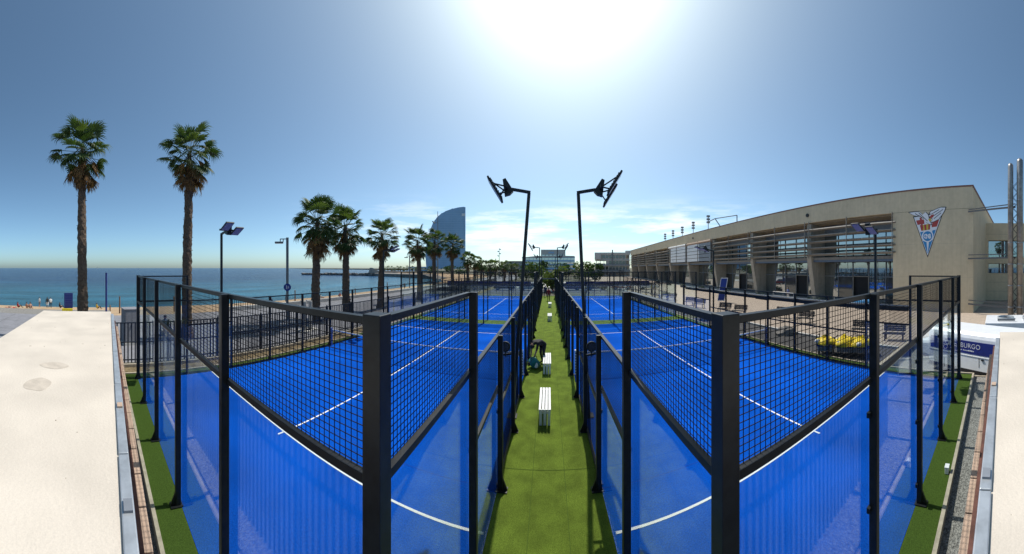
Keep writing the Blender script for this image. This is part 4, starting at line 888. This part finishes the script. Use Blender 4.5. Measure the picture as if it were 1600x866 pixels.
def strip(t0, t1, u0, u1, name, m, lay):
    l0, r0 = row(t0); l1, r1 = row(t1); em([lerp(l0, r0, u0), lerp(l1, r1, u0), lerp(l1, r1, u1), lerp(l0, r0, u1)], name, m, lay)
strip(.08, .20, .02, .34, 'red_band', 'crest_red', 2); strip(.02, .32, .18, .26, 'red_band', 'crest_red', 3)
for k in range(5): strip(.22, .37, .12 + k * .10, .12 + (k + 1) * .10, 'striped_bar', 'crest_yellow' if k % 2 else 'crest_red', 2)
strip(.16, .32, .70, .98, 'red_band', 'crest_red', 2)
for u0, u1 in ((.02, .24), (.40, .60), (.78, .98)): strip(.40, .62, u0, u1, 'blue_stripe', 'sky_blue', 2)
for u0, u1 in ((.0, .36), (.64, 1.0)): strip(.64, .97, u0, u1, 'blue_stripe', 'sky_blue', 2)
def disc(cx, cy, ro, ri, name, m, lay, n=28):
    b = MB(); X = -.02 - .004 * lay
    for i in range(n):
        t0, t1 = 2 * math.pi * i / n, 2 * math.pi * (i + 1) / n
        f = lambda r_, t: (cx + r_ * math.cos(t), cy + r_ * math.sin(t))
        b.prism([f(ri, t0), f(ro, t0), f(ro, t1), f(ri, t1)], lambda q: (X, -q[0] * U, q[1] * U), lambda q: (-.002, -q[0] * U, q[1] * U))
    return b.build(name, m, CR)
disc(0, -8.5, 8.3, 0.01, 'ring_field', 'sky_blue', 3); disc(0, -8.5, 9.0, 7.4, 'ring', 'text_white', 4)
for ch, dx, dy, sz in (('C', -6.6, -11.8, 9.4), ('N', -3.6, -12.6, 11.0), ('B', .6, -11.8, 9.0)):
    text(ch, sz * U, 'text_white', 'monogram_letter', CR, Matrix.Translation((-.044 - .002 * (ch == 'N'), -dx * U, dy * U)) @ Matrix(((0, 0, -1, 0), (-1, 0, 0, 0), (0, 1, 0, 0), (0, 0, 0, 1))), .003, .01)
wing_l = [(-29.5, 28.2), (-22, 28.8), (-13, 28.5), (-8, 24), (-3, 27.5), (1, 23), (2, 18), (6, 8.5), (2.5, 9.5), (-3, 13), (-8, 19), (-12, 23), (-18, 22.8), (-24, 25)]
wing_r = [(2, 23), (5, 28), (10, 29.5), (15, 31.5), (21, 33), (27.5, 32.5), (26, 28), (22, 22), (17, 16), (10, 13), (6, 12), (8, 17), (4, 19)]
for wl, nm in ((wing_l, 'wing'), (wing_r, 'wing')):
    g0 = (sum(p_[0] for p_ in wl) / len(wl), sum(p_[1] for p_ in wl) / len(wl)); em([lerp(g0, p_, 1.10) for p_ in wl], 'wing_outline', 'crest_black', 5); em(wl, nm, 'text_white', 6)
for a, b_ in (((-20, 26.5), (-6, 18)), ((-14, 27), (0, 14)), ((9, 21), (24, 30)), ((10, 17), (21, 25)), ((6, 24), (18, 30))):
    v = Vector((b_[0] - a[0], b_[1] - a[1])).normalized() * .45; em([(a[0] - v.y, a[1] + v.x), (b_[0] - v.y, b_[1] + v.x), (b_[0] + v.y, b_[1] - v.x), (a[0] + v.y, a[1] - v.x)], 'feather_line', 'crest_black', 7)
em([(3, 20), (6, 23), (10, 23.5), (9, 19.5), (5, 17.5)], 'breast', 'crest_red', 7); em([(1, 17), (5, 18), (6, 14), (3, 13)], 'foot', 'crest_yellow', 7)
em([(2, 23.5), (4, 25.5), (5, 23.8), (3.4, 22.6)], 'head', 'crest_black', 7)

# annex behind the corner with two window bands
AX = empty('rear_annex', (38, -1, 0)); tag(AX, 'grey block annex with two blue windows behind the stacks', 'building')
for z0, z1 in ((0, 3.6), (3.6, 4.9), (4.9, 5.7), (5.7, 8.0), (8.0, 10.3)):
    if (z0, z1) in ((3.6, 4.9), (5.7, 8.0)):
        box(1.0, 8, -14, 3.0, z0, z1).build('window_wall', 'concrete', AX); box(0, 1, 2.0, 3.0, z0, z1).build('pier', 'concrete', AX)
        for k in range(5): box(.72, .8, -.4 - 2.6 * k + .06, 2.0 - 2.6 * k + .14, z0 + .05, z1 - .05).build('window_pane', 'window', AX); box(.6, .82, -.5 - 2.6 * k, -.4 - 2.6 * k, z0, z1).build('mullion', 'grey_panel', AX)
    else: box(0, 8, -14, 3.0, z0, z1).build('wall_band', 'concrete', AX)
box(-.05, -.01, -14, 2.0, 5.7, 6.7).build('balcony_glass', 'glass', AX)
for z in (1.2, 2.4, 8.8): box(-.005, 0, -14, 3.0, z, z + .04).build('block_joint', 'kerb', AX)
# exhaust stacks with lattice tower
for px, top, rad, lb in ((1579, 13.1, .235, 'slimmer shiny metal exhaust stack beside the emblem building'), (1593.5, 13.5, .27, 'taller shiny metal exhaust stack at the right edge')):
    p = at(px, 24.0); r = empty('exhaust_stack', p); tag(r, lb, 'chimney', 'metal exhaust stacks')
    MB().lathe([(rad, -.1), (rad, top - .3), (rad * .95, top - .12), (rad * .55, top), (.01, top + .01)], 18).build('pipe', 'stack_metal', r, smooth=True)
    for k in range(7): MB().lathe([(rad + .012, 0), (rad + .012, .07)], 18, (0, 0, 1.0 + k * 1.8)).build('clamp_band', 'grey_panel', r)
p0 = at(1586.5, 24.5); r = empty('lattice_tower', p0, -bear(1586)); tag(r, 'thin steel lattice tower between the two metal stacks', 'tower')
for x, y in ((-.2, -.2), (.2, -.2), (.2, .2), (-.2, .2)): MB().bar((x, y, -.1), (x, y, 11.8), .05, .05).build('leg', 'grey_panel', r)
for k in range(26):
    z = k * .45; s_ = 1 if k % 2 else -1
    MB().bar((-.2 * s_, -.2, z), (.2 * s_, -.2, z + .45), .03, .03).build('diagonal_brace', 'fence_grey', r); MB().bar((-.2 * s_, .2, z), (.2 * s_, .2, z + .45), .03, .03).build('diagonal_brace', 'fence_grey', r)
for z in (9.5, 5.2, .9):
    q = Vector((26.9, 2.6, z)) - p0; q = Matrix.Rotation(bear(1586), 3, 'Z') @ q
    MB().bar((0, -.28, z), (q.x, q.y, z + .15 * (z > 9)), .10, .14).build('tie_beam', 'fence_grey', r); MB().bar((0, -.1, z + .3), (q.x, q.y + .1, z + .35), .07, .08).build('tie_beam', 'fence_grey', r)
# white roof unit with two fans
u = empty('cooling_unit', (17.2, -1.4, -.42)); tag(u, 'long white cooling unit with fan cowls behind the white van', 'machine')
box(-1.35, 1.35, -3.2, 2.0, 1.1, 1.66).build('casing', 'white_body', u, bevel=.03); box(-1.25, 1.25, -3.1, 1.9, -.1, 1.1).build('lower_casing', 'grey_panel', u)
for y in (-2.2, -.7, .8):
    MB().lathe([(.52, 1.66), (.5, 1.80), (.44, 1.80), (.42, 1.68)], 20, (0, y, 0)).build('fan_cowl', 'galvanised', u); b = MB()
    for k in range(6): b.bar((0, y, 1.72), (.42 * math.cos(k * 1.047), y + .42 * math.sin(k * 1.047), 1.72), .14, .01)
    b.build('fan_blades', 'black_plastic', u)
    MB().bar((-.9, y - .5, 1.76), (-.9, y + .5, 1.76), .09, .12).build('motor_box', 'lamp_grey', u)

wbx = empty('small_white_box', (5.9, 1.02, .0)); tag(wbx, 'small white box on the turf edge outside the right glass wall', 'box')
box(-.06, .06, -.04, .04, 0, .13).build('housing', 'white_paint', wbx, bevel=.01); box(-.065, .065, -.045, .045, .13, .145).build('lid', 'white_paint', wbx)
# white van with the banner
V = empty('white_van', (11.42, -.25, -.42), R(-26)); tag(V, 'white box van with a dark blue lettered banner behind the right court corner', 'van')
ya, yb = -.9, 3.75
MB().prism([(0, .20), (0, 1.72), (.05, 1.86), (.16, 1.98), (1.6, 2.02), (1.72, 1.9), (1.75, .20)], lambda q: (q[0], ya, q[1]), lambda q: (q[0], yb, q[1])).build('body', 'white_body', V, bevel=.03)
box(-.012, .0, ya + .06, yb - .1, 1.06, 1.60).build('banner', 'navy', V)
box(-.02, .0, ya + .02, yb - .02, .97, 1.0).build('trim_strip', 'white_paint', V); box(-.006, 1.7, ya + .02, yb - .02, .24, .40).build('skirt', 'black_plastic', V)
box(-.008, 0, 1.05, 1.07, .55, .96).build('panel_gap', 'black_plastic', V); box(-.008, 0, -.25, -.235, .55, 1.75).build('panel_gap', 'black_plastic', V)
for y in (-.15, .95): box(-.04, 0, y - .12, y, .86, .91).build('handle', 'black_plastic', V)
for y in (2.45, -.1):
    w_ = empty('wheel', (.14, y, .28)); w_.parent = V; MB().tube([(-.1, 0, 0), (.1, 0, 0)], .28, 20).build('tyre', 'tyre', w_); MB().tube([(-.11, 0, 0), (-.095, 0, 0)], .17, 16).build('rim', 'lamp_grey', w_)
def side_text(body, size, y, z, bold): text(body, size, 'text_white', 'lettering', V, Matrix.Translation((-.018, y, z)) @ Matrix(((0, 0, -1, 0), (-1, 0, 0, 0), (0, 1, 0, 0), (0, 0, 0, 1))), .003, bold)
side_text('CONEX', .29, 3.0, 1.30, .007); side_text('BURGO', .29, 1.98, 1.30, -.004)
b = MB(); y = 2.5; g_ = random.Random(8)
while y > 1.3:
    w_ = g_.uniform(.03, .06); b.box(-.016, -.012, y - w_, y, 1.17, 1.205 + g_.choice((0, .015))); y -= w_ + (.018 if g_.random() < .8 else .07)
b.build('small_print', 'text_white', V); box(.3, 1.5, yb, yb + .9, .4, 1.2).build('bonnet', 'white_body', V, bevel=.15); box(.15, 1.6, yb + .005, yb + .02, 1.25, 1.8).build('windscreen', 'window_dark', V)
for x in (.35, 1.3): box(x, x + .2, yb + .9, yb + .91, .7, .85).build('headlight', 'lens', V)
box(.3, .75, yb - .65, yb - .55, 2.0, 2.06).build('roof_rack', 'yellow', V)

# ================================================================== TERRACE THINGS
def terrace_bench(px, d, rz, label, w=1.35):
    p = at(px, d, -.015); r = empty('terrace_bench', p, R(rz)); tag(r, label, 'bench', 'dark benches on the terrace')
    for i in range(4): box(-w / 2, w / 2, -.25 + i * .125, -.25 + i * .125 + .10, .40, .44).build('seat_slat', 'slat_black', r)
    for i in range(4):
        z0 = .50 + i * .105; y = .26 + i * .035; MB().prism([(0, 0), (.03, 0), (.06, .09), (.03, .09)], lambda q: (-w / 2, y + q[0], z0 + q[1]), lambda q: (w / 2, y + q[0], z0 + q[1])).build('back_slat', 'slat_black', r)
    for x in (-w / 2 + .15, w / 2 - .15):
        MB().bar((x, -.22, 0), (x, -.20, .4), .05, .05).build('leg', 'slat_black', r); MB().bar((x, .24, 0), (x, .24, .45), .05, .05).build('leg', 'slat_black', r); MB().bar((x, .25, .42), (x, .42, .93), .05, .04).build('back_support', 'slat_black', r)
for px, d, rz, lb in [(1397, 17.0, -78, 'dark slatted bench on the terrace nearest the emblem wall end'), (1347, 18.2, -76, 'dark slatted bench on the terrace behind the yellow bundles'), (1258, 22.2, -72, 'dark slatted bench on the terrace left of the yellow bundles'), (1222, 24.6, -70, 'dark slatted bench left beside the one before the second glass bay'),
                      (1155, 26.0, -64, 'dark slatted bench right of the boulder by the court rail'), (1131, 27.4, -62, 'dark slatted bench behind the boulder by the court rail'), (1092, 31.0, -58, 'dark slatted bench, right of the pair near the far court corner'), (1077, 33.0, -57, 'dark slatted bench, left of the pair near the far court corner'),
                      (1049, 38.0, -50, 'dark slatted bench right of the people in yellow'), (1038, 39.5, -50, 'dark slatted bench nearest the people in yellow')]:
    terrace_bench(px, d, rz, lb)
def boulder(px, d, s_, label, sd, m='rock'):
    p = at(px, d, -.03); r = random.Random(sd); b = MB(); n1, n2 = 12, 6
    for i in range(n2 + 1):
        ph = math.pi * .5 * i / n2
        for j in range(n1): k = s_ * (1 + r.uniform(-.12, .12)); b.v.append((k * math.cos(ph) * math.cos(j * 2 * math.pi / n1) * 1.15, k * math.cos(ph) * math.sin(j * 2 * math.pi / n1), k * .85 * math.sin(ph)))
    for i in range(n2):
        for j in range(n1): b.f.append((i * n1 + j, i * n1 + (j + 1) % n1, (i + 1) * n1 + (j + 1) % n1, (i + 1) * n1 + j))
    o = b.build('boulder', m, None, p); tag(o, label, 'boulder', 'boulders on the terrace')
boulder(1228, 18.6, .62, 'broad grey boulder on the terrace kerb behind the right net', 1); boulder(1131, 22.5, .55, 'brownish boulder behind the near right court rail', 2, 'earth'); boulder(1100, 23.5, .5, 'smooth pale grey boulder left of the brownish one', 3); boulder(1074, 28, .5, 'grey boulder near the pair of benches', 4)
# yellow bundles on trolleys
for i, (px, d, lb) in enumerate([(1291, 14.4, 'dark trolley under the left yellow bundle'), (1321, 14.2, 'dark trolley under the middle yellow bundle'), (1346, 14.1, 'dark trolley under the right yellow bundle')]):
    p = at(px, d, -.02); r = empty('flat_trolley', p, R(-70)); tag(r, lb, 'trolley', 'trolleys on the path')
    box(-.42, .42, -.35, .35, .42, .5).build('deck', 'navy', r, bevel=.02); box(-.38, .38, -.31, .31, .2, .42).build('crate', 'grey_panel', r)
    for x in (-.32, .32):
        for y in (-.26, .26): MB().tube([(x - .02, y, .1), (x + .02, y, .1)], .1, 10).build('wheel', 'tyre', r)
    MB().tube([(-.4, -.3, .45), (-.46, -.3, .9), (-.46, .3, .9), (-.4, .3, .45)], .02, 6).build('handle', 'black_steel', r)
    o = empty('yellow_bundle', p + Vector((0, 0, .5)), R(-70 + i * 25)); tag(o, ['left yellow folded bundle with white end on the path trolleys', 'middle and largest yellow folded bundle on the path trolleys', 'right yellow folded bundle by the cage post'][i], 'bundle', 'yellow bundles')
    b = MB(); n1, n2 = 16, 9; q = random.Random(i + 3); k0 = (.44, .54, .48)[i]; ph0 = [q.uniform(0, 6) for _ in range(4)]
    for a in range(n2 + 1):
        ph = -.15 + (math.pi / 2 + .15) * a / n2
        for j in range(n1):
            t = j * 2 * math.pi / n1; k = k0 * (1 + .16 * math.sin(3 * t + ph0[0] + 2 * ph) + .10 * math.sin(5 * t + ph0[1]) + q.uniform(-.04, .04)); b.v.append((k * math.cos(ph) * math.cos(t) * 1.25, k * math.cos(ph) * math.sin(t), .03 + max(0, k * (.62 + .14 * math.sin(4 * t + ph0[2]) + .10 * math.sin(7 * t + 3 * ph)) * math.sin(ph))))
    for a in range(n2):
        for j in range(n1): b.f.append((a * n1 + j, a * n1 + (j + 1) % n1, (a + 1) * n1 + (j + 1) % n1, (a + 1) * n1 + j))
    b.build('folded_cloth', 'yellow', o, smooth=True)
    MB().tube([(-.3, -.2, .12), (-.46, -.28, .16), (-.50, -.3, .12)], [.12, .11, .05], 10).build('white_end', 'white_paint', o, smooth=True); MB().tube([(.35, .0, .22), (.44, 0, .22)], [.13, .1], 12).build('black_end', 'black_plastic', o)
# terrace people and tables
person('person in yellow top on the terrace by the far court, left of two', at(1018, 46, -.015), R(60), {}, dict(top='c_yellow', leg='c_black'), 'people on the terrace', detail=1)
person('person in yellow top walking on the terrace, right of two', at(1024, 45, -.015), R(90), WALK, dict(top='c_yellow', leg='c_navy'), 'people on the terrace', detail=1)
person('person in pale blue top standing behind the white tube railing', cw(-.6, 27.6), R(80), {}, dict(top='lens', leg='c_white'), 'people on the terrace', detail=1)
person('person in blue walking beyond the far right glass wall', (6.6, 47.5, -.05), R(90), WALK, dict(top='c_denim', leg='c_navy'), 'people beyond the far courts', detail=1)

# rooftop light masts
for i, (y, h, lb) in enumerate([(96, 3.0, 'first short rooftop mast from the far end of the club roof'), (88, 3.2, 'second short rooftop mast from the far end of the club roof'), (80, 3.3, 'third short rooftop mast from the far end of the club roof'), (72, 3.6, 'fourth short rooftop mast from the far end of the club roof'), (63, 3.9, 'tallest rooftop mast on the club roof near the clouds')]):
    r = empty('rooftop_mast', cw(6, y, 12.2), R(-4.5)); tag(r, lb, 'mast', 'masts on the club roof')
    MB().tube([(0, 0, 0), (0, 0, h + 1.4)], .10, 6).build('pole', 'lamp_grey', r)
    for k in range(3): box(-.35, .35, -.3, .3, h - .6 + k * .75, h - .15 + k * .75).build('lamp_box', 'lamp_grey', r)
r = empty('roof_frame', cw(6, 56, 12.2), R(-4.5)); tag(r, 'thin steel frame with stay wire on the club roof', 'frame')
for a, b_ in (((0, -6, 0), (0, -6, 3.2)), ((0, -6, 3.2), (0, 3.5, 3.9)), ((0, 3.5, 3.9), (0, -1, 0)), ((0, 3.5, 3.9), (0, 7.5, 3.6))): MB().bar(a, b_, .16, .16).build('strut', 'lamp_grey', r)

# ================================================================== FAR BUILDINGS
# sail shaped glass tower
T = empty('sail_tower', at(697, 460, -.1), -bear(697)); tag(T, 'tall blue glass tower shaped like a sail', 'tower')
mat('tower_glass', (.29, .47, .68), .3, .0, (.05, .88, 1.08), None, .5); mat('tower_band', (.35, .53, .72), .5, .0)
u_ = 460 / F
ol = [(-30, 0), (-31, 8), (-31.8, 20), (-31, 33), (-28.6, 45), (-25, 58), (-20, 71), (-14, 79), (-8, 84.5), (0, 88.8), (7.5, 91.6), (19, 94.4), (27, 95.4), (29.8, 94.8), (29.8, 0)]
ol = [(x * u_, (z + 3) * u_) for x, z in ol]
def left_at(z):
    for (x0, z0), (x1, z1) in zip(ol, ol[1:-2]):
        if z0 <= z <= z1: return x0 + (x1 - x0) * (z - z0) / (z1 - z0)
    return ol[-4][0]
MB().prism(ol, lambda q: (q[0], -9, q[1]), lambda q: (q[0], 9, q[1])).build('glass_body', 'tower_glass', T)
for k in range(1, 27):
    z = 3.1 + k * 3.65; x0 = left_at(z) + .2
    if x0 < 29: box(x0, 29.8 * u_ - .1, -9.25, -9.0, z, z + .7).build('floor_band', 'tower_band', T)
for i in range(6):
    x = (-22 + i * 10) * u_; zt = max(z for z in [q * 2.0 for q in range(2, 49)] if left_at(z) < x - .4 or z < 5)
    box(x - .25, x + .25, -9.4, -9.25, 2, zt).build('vertical_fin', 'tower_band', T)
box(24 * u_, 29.8 * u_, -9.45, -9.26, 84 * u_, 88 * u_).build('balcony', 'white_paint', T); MB().box(-58 * u_, -29 * u_, -12, 10, 0, 6.5).build('podium', 'tower_band', T); box(-57 * u_, -30 * u_, -12.2, -12.0, 2, 5).build('podium_window', 'window', T)
def block(name, px, d, label, storeys, w, m_wall, m_win, fh=3.4, depth=14, cols=10, z0=-.1, cat='building', rec=.25, gap=.25, void=None):
    B = empty(name, at(px, d, z0), -bear(px)); tag(B, label, cat)
    for k in range(storeys):
        z = k * fh; box(-w / 2, w / 2, 0, depth, z + fh * .82, z + fh).build('floor_slab', m_wall, B); vx = 5.8 if k == void else .2; box(-w / 2 + vx, w / 2 - .2, rec + .15, depth - .2, z, z + fh * .82).build('core_wall', m_wall, B)
        for i in range(cols):
            x0 = -w / 2 + .3 + (w - .6) * i / cols; x1 = x0 + (w - .6) / cols * (1 - gap)
            if x0 > -w / 2 + vx - .05: box(x0, x1, rec, rec + .12, z + fh * .22, z + fh * .78).build('window', m_win, B)
    return B
def terrace_void(B, w, z, fh):
    for x in (-w / 2 + .6, -w / 2 + 2.6, -w / 2 + 4.6): box(x, x + .3, .4, .7, z, z + fh * .82).build('column', 'concrete_pale', B)
    box(-w / 2, -w / 2 + 5.6, -.1, 0, z, z + .9).build('balcony_front', 'concrete_pale', B)
O = block('office_block', 957, 150, 'pale concrete office block with rows of windows left of the club building', 4, 18.5, 'concrete_pale', 'window_dark', 2.95, 12, 10, void=2); terrace_void(O, 18.5, 5.9, 2.95)
for k in (0, 1): box(-9.25, 9.25, -1.0, 0, k * 2.95 + 2.6, k * 2.95 + 2.72).build('balcony_slab', 'concrete_pale', O); box(-9.25, 9.25, -1.0, -.95, k * 2.95 + 2.72, k * 2.95 + 3.4).build('balcony_rail', 'grey_panel', O)
box(-9.4, 9.4, -.2, 12, 11.8, 12.6).build('parapet', 'concrete_pale', O); box(-.3, .3, -.35, -.2, 0, 14.0).build('service_shaft', 'lamp_grey', O); box(7, 10, 3, 8, 12.6, 13.8).build('roof_hut', 'concrete_pale', O); box(-9.3, -6, -1.6, 0, 8.9, 11.9).build('corner_bay', 'concrete_pale', O)
G2 = block('glass_office', 857, 300, 'wide pale blue glass building beyond the walkway end', 4, 56, 'tower_band', 'window', 4.0, 18, 14, gap=.08)
box(-8, 18, 2, 16, 16, 24.0).build('upper_storey', 'concrete_pale', G2); box(0, 6, 1.85, 2, 20, 21.6).build('sign_panel', 'tower_glass', G2)
for k in range(6): box(-7 + k * 4, -4 + k * 4, 1.9, 2.0, 17, 18.4).build('upper_window', 'window', G2)
MB().prism([(-28.2, 15.0), (28.2, 16.2), (27, 17.2), (8, 17.6), (-14, 17.0), (-28.2, 15.6)], lambda q: (q[0], -.6, q[1]), lambda q: (q[0], 19, q[1])).build('curved_roof', 'concrete_pale', G2)
H2 = block('low_block', 812, 330, 'low grey block left behind the far trees', 3, 34, 'grey_panel', 'window_dark', 4.0, 14, 8); box(-17, 17, -.2, 14, 12, 12.6).build('parapet', 'concrete', H2)
# stone rampart at the headland and the breakwater
rp = empty('stone_rampart', at(590, 290, -3), -bear(590)); tag(rp, 'stone rampart at the tip of the far headland', 'wall')
MB().prism([(-10, 0), (14, 0), (14, 4.4), (2, 4.0), (-5.5, 7.6), (-8, 7.6)], lambda q: (q[0], 0, q[1]), lambda q: (q[0], 8, q[1])).build('masonry', 'stone', rp); MB().prism([(14, 0), (46, 0), (46, 3.6), (14, 4.2)], lambda q: (q[0], 1, q[1]), lambda q: (q[0], 8, q[1])).build('quay_wall', 'stone', rp)
br = MB(); q = random.Random(5)
for i in range(240):
    px = q.uniform(474, 584); t = (px - 474) / 110; d = 330 - 40 * t + q.uniform(-5, 5); c = at(px, d, -3.6 + q.uniform(0, 1.5 + .6 * t)); s_ = q.uniform(.9, 2.2)
    vs_ = [c + Vector((sx_ * s_ * q.uniform(.5, 1), sy_ * s_ * q.uniform(.5, 1), sz_ * s_ * q.uniform(.35, .7))) for sx_ in (-1, 1) for sy_ in (-1, 1) for sz_ in (-1, 1)]
    br.add(vs_, [(0, 1, 3, 2), (4, 6, 7, 5), (0, 4, 5, 1), (2, 3, 7, 6), (0, 2, 6, 4), (1, 5, 7, 3)])
tag(br.build('breakwater', 'rock'), 'rubble stone breakwater running out into the bay', kind='stuff')

# ================================================================== BEYOND THE FAR COURTS: road, banner fence, cars
sheet('road', [(-24, 60, 50, 62)], -.03, 'asphalt', 'asphalt road beyond the far courts'); sheet('pale_pavement', [(-24, 14, 64, 90)], -.03, 'concrete_pale', 'pale pavement beyond the road')
bf = empty('banner_fence', (0, 48.6, -.05)); tag(bf, 'dark blue banner fence behind the far courts', 'fence')
for i in range(12):
    x = -18 + i * 3.0
    if abs(x + 1.5) < 1.6: continue
    box(x + .03, x + 2.97, -.01, .01, 1.15, 2.05).build('banner', 'navy', bf); box(x - .03, x + .03, -.03, .03, -.1, 2.1).build('post', 'black_steel', bf)
    MB().bar((x, 0, .5), (x + 3, 0, .5), .04, .04).build('rail', 'lamp_grey', bf)
    if i % 3 == 1: box(x + 1, x + 1.5, -.014, -.011, 1.4, 1.8).build('badge', 'lens', bf)
hg = empty('crossing_gate', (0, 44.8, 0)); tag(hg, 'red and white barrier across the end of the green walkway', 'barrier')
for k in range(6): box(-.9 + k * .3, -.6 + k * .3, -.03, .03, .62, .82).build('stripe', 'c_red' if k % 2 else 'white_paint', hg)
for x in (-.85, .85): box(x - .03, x + .03, -.03, .03, 0, .9).build('post', 'lamp_grey', hg)
box(-.98, .98, -.05, .05, 2.55, 2.7).build('header', 'lamp_grey', hg)
for x in (-.96, .96): box(x - .03, x + .03, -.04, .04, 0, 2.55).build('frame_post', 'black_steel', hg)
def car(x, y, rz, m, label, z=-.03):
    r = empty('parked_car', (x, y, z), R(rz)); tag(r, label, 'car', 'cars parked on the road')
    lo_ = [(-2.05, .32), (-2.08, .62), (-1.95, .86), (-1.2, .93), (1.0, .93), (1.95, .80), (2.1, .55), (2.05, .30)]
    MB().prism(lo_, lambda q: (q[0], -.83, q[1]), lambda q: (q[0], .83, q[1])).build('body', m, r, bevel=.07)
    b = MB(); c0 = [(-1.85, .90), (-1.45, 1.40), (.15, 1.44), (1.0, .92)]
    b.prism(c0, lambda q: (q[0], -.76 + .14 * (q[1] > 1.1), q[1]), lambda q: (q[0], .76 - .14 * (q[1] > 1.1), q[1])); b.build('cabin', 'window_dark', r, bevel=.03)
    box(-1.42, .12, -.6, .6, 1.42, 1.47).build('roof', m, r, bevel=.02)
    for a, b_ in (((-1.88, .9), (-1.45, 1.43)), ((-.55, .92), (-.6, 1.43)), ((.98, .93), (.14, 1.43))):
        for sg in (-1, 1): MB().bar((a[0], sg * .78, a[1]), (b_[0], sg * .64, b_[1]), .06, .07).build('pillar', m, r)
    for wx in (-1.3, 1.32):
        for sg in (-1, 1):
            w_ = empty('wheel', (wx, sg * .76, .31)); w_.parent = r; MB().tube([(0, -.1, 0), (0, .1, 0)], .31, 18).build('tyre', 'tyre', w_); MB().tube([(0, -.11, 0), (0, .11, 0)], .19, 14).build('rim', 'lamp_grey', w_)
    for sg in (-1, 1): box(2.02, 2.09, sg * .62 - .16, sg * .62 + .16, .58, .70).build('headlight', 'white_paint', r); box(-2.1, -2.05, sg * .66 - .1, sg * .66 + .1, .6, .78).build('tail_light', 'c_red', r)
for x, y, rz, m, lb in [(-14, 55, 4, 'car_white', 'white car parked beyond the far left court, leftmost'), (-8.6, 55.5, 2, 'car_dark', 'dark car parked beyond the far left court'), (-3.6, 55, 183, 'car_silver', 'silver car parked left of the walkway end'), (4.2, 55.2, 3, 'car_violet', 'violet car parked right of the walkway end'),
                        (9.3, 55, 182, 'car_dark', 'dark car parked beyond the far right court'), (14.4, 55.4, 0, 'car_red', 'red car parked beyond the far right court corner'), (20.0, 55, 1, 'car_white', 'white car parked at the left end of the club terrace')]: car(x, y, rz, m, lb)

# joined bits too small to pick apart in the photograph
for o in bpy.data.objects:
    if o.parent and o.name.split('.')[0] in ('lacing_holes', 'drilled_holes', 'cooling_fins', 'stalk_stubs', 'small_print', 'lettering', 'eyes', 'fingers', 'fan_blades', 'foliage', 'crown', 'light_leaves', 'pale_fronds', 'dead_skirt', 'pictogram', 'net_mesh', 'mesh_panel', 'base_plate', 'door_frame') and o.type == 'MESH': o['kind'] = 'stuff'
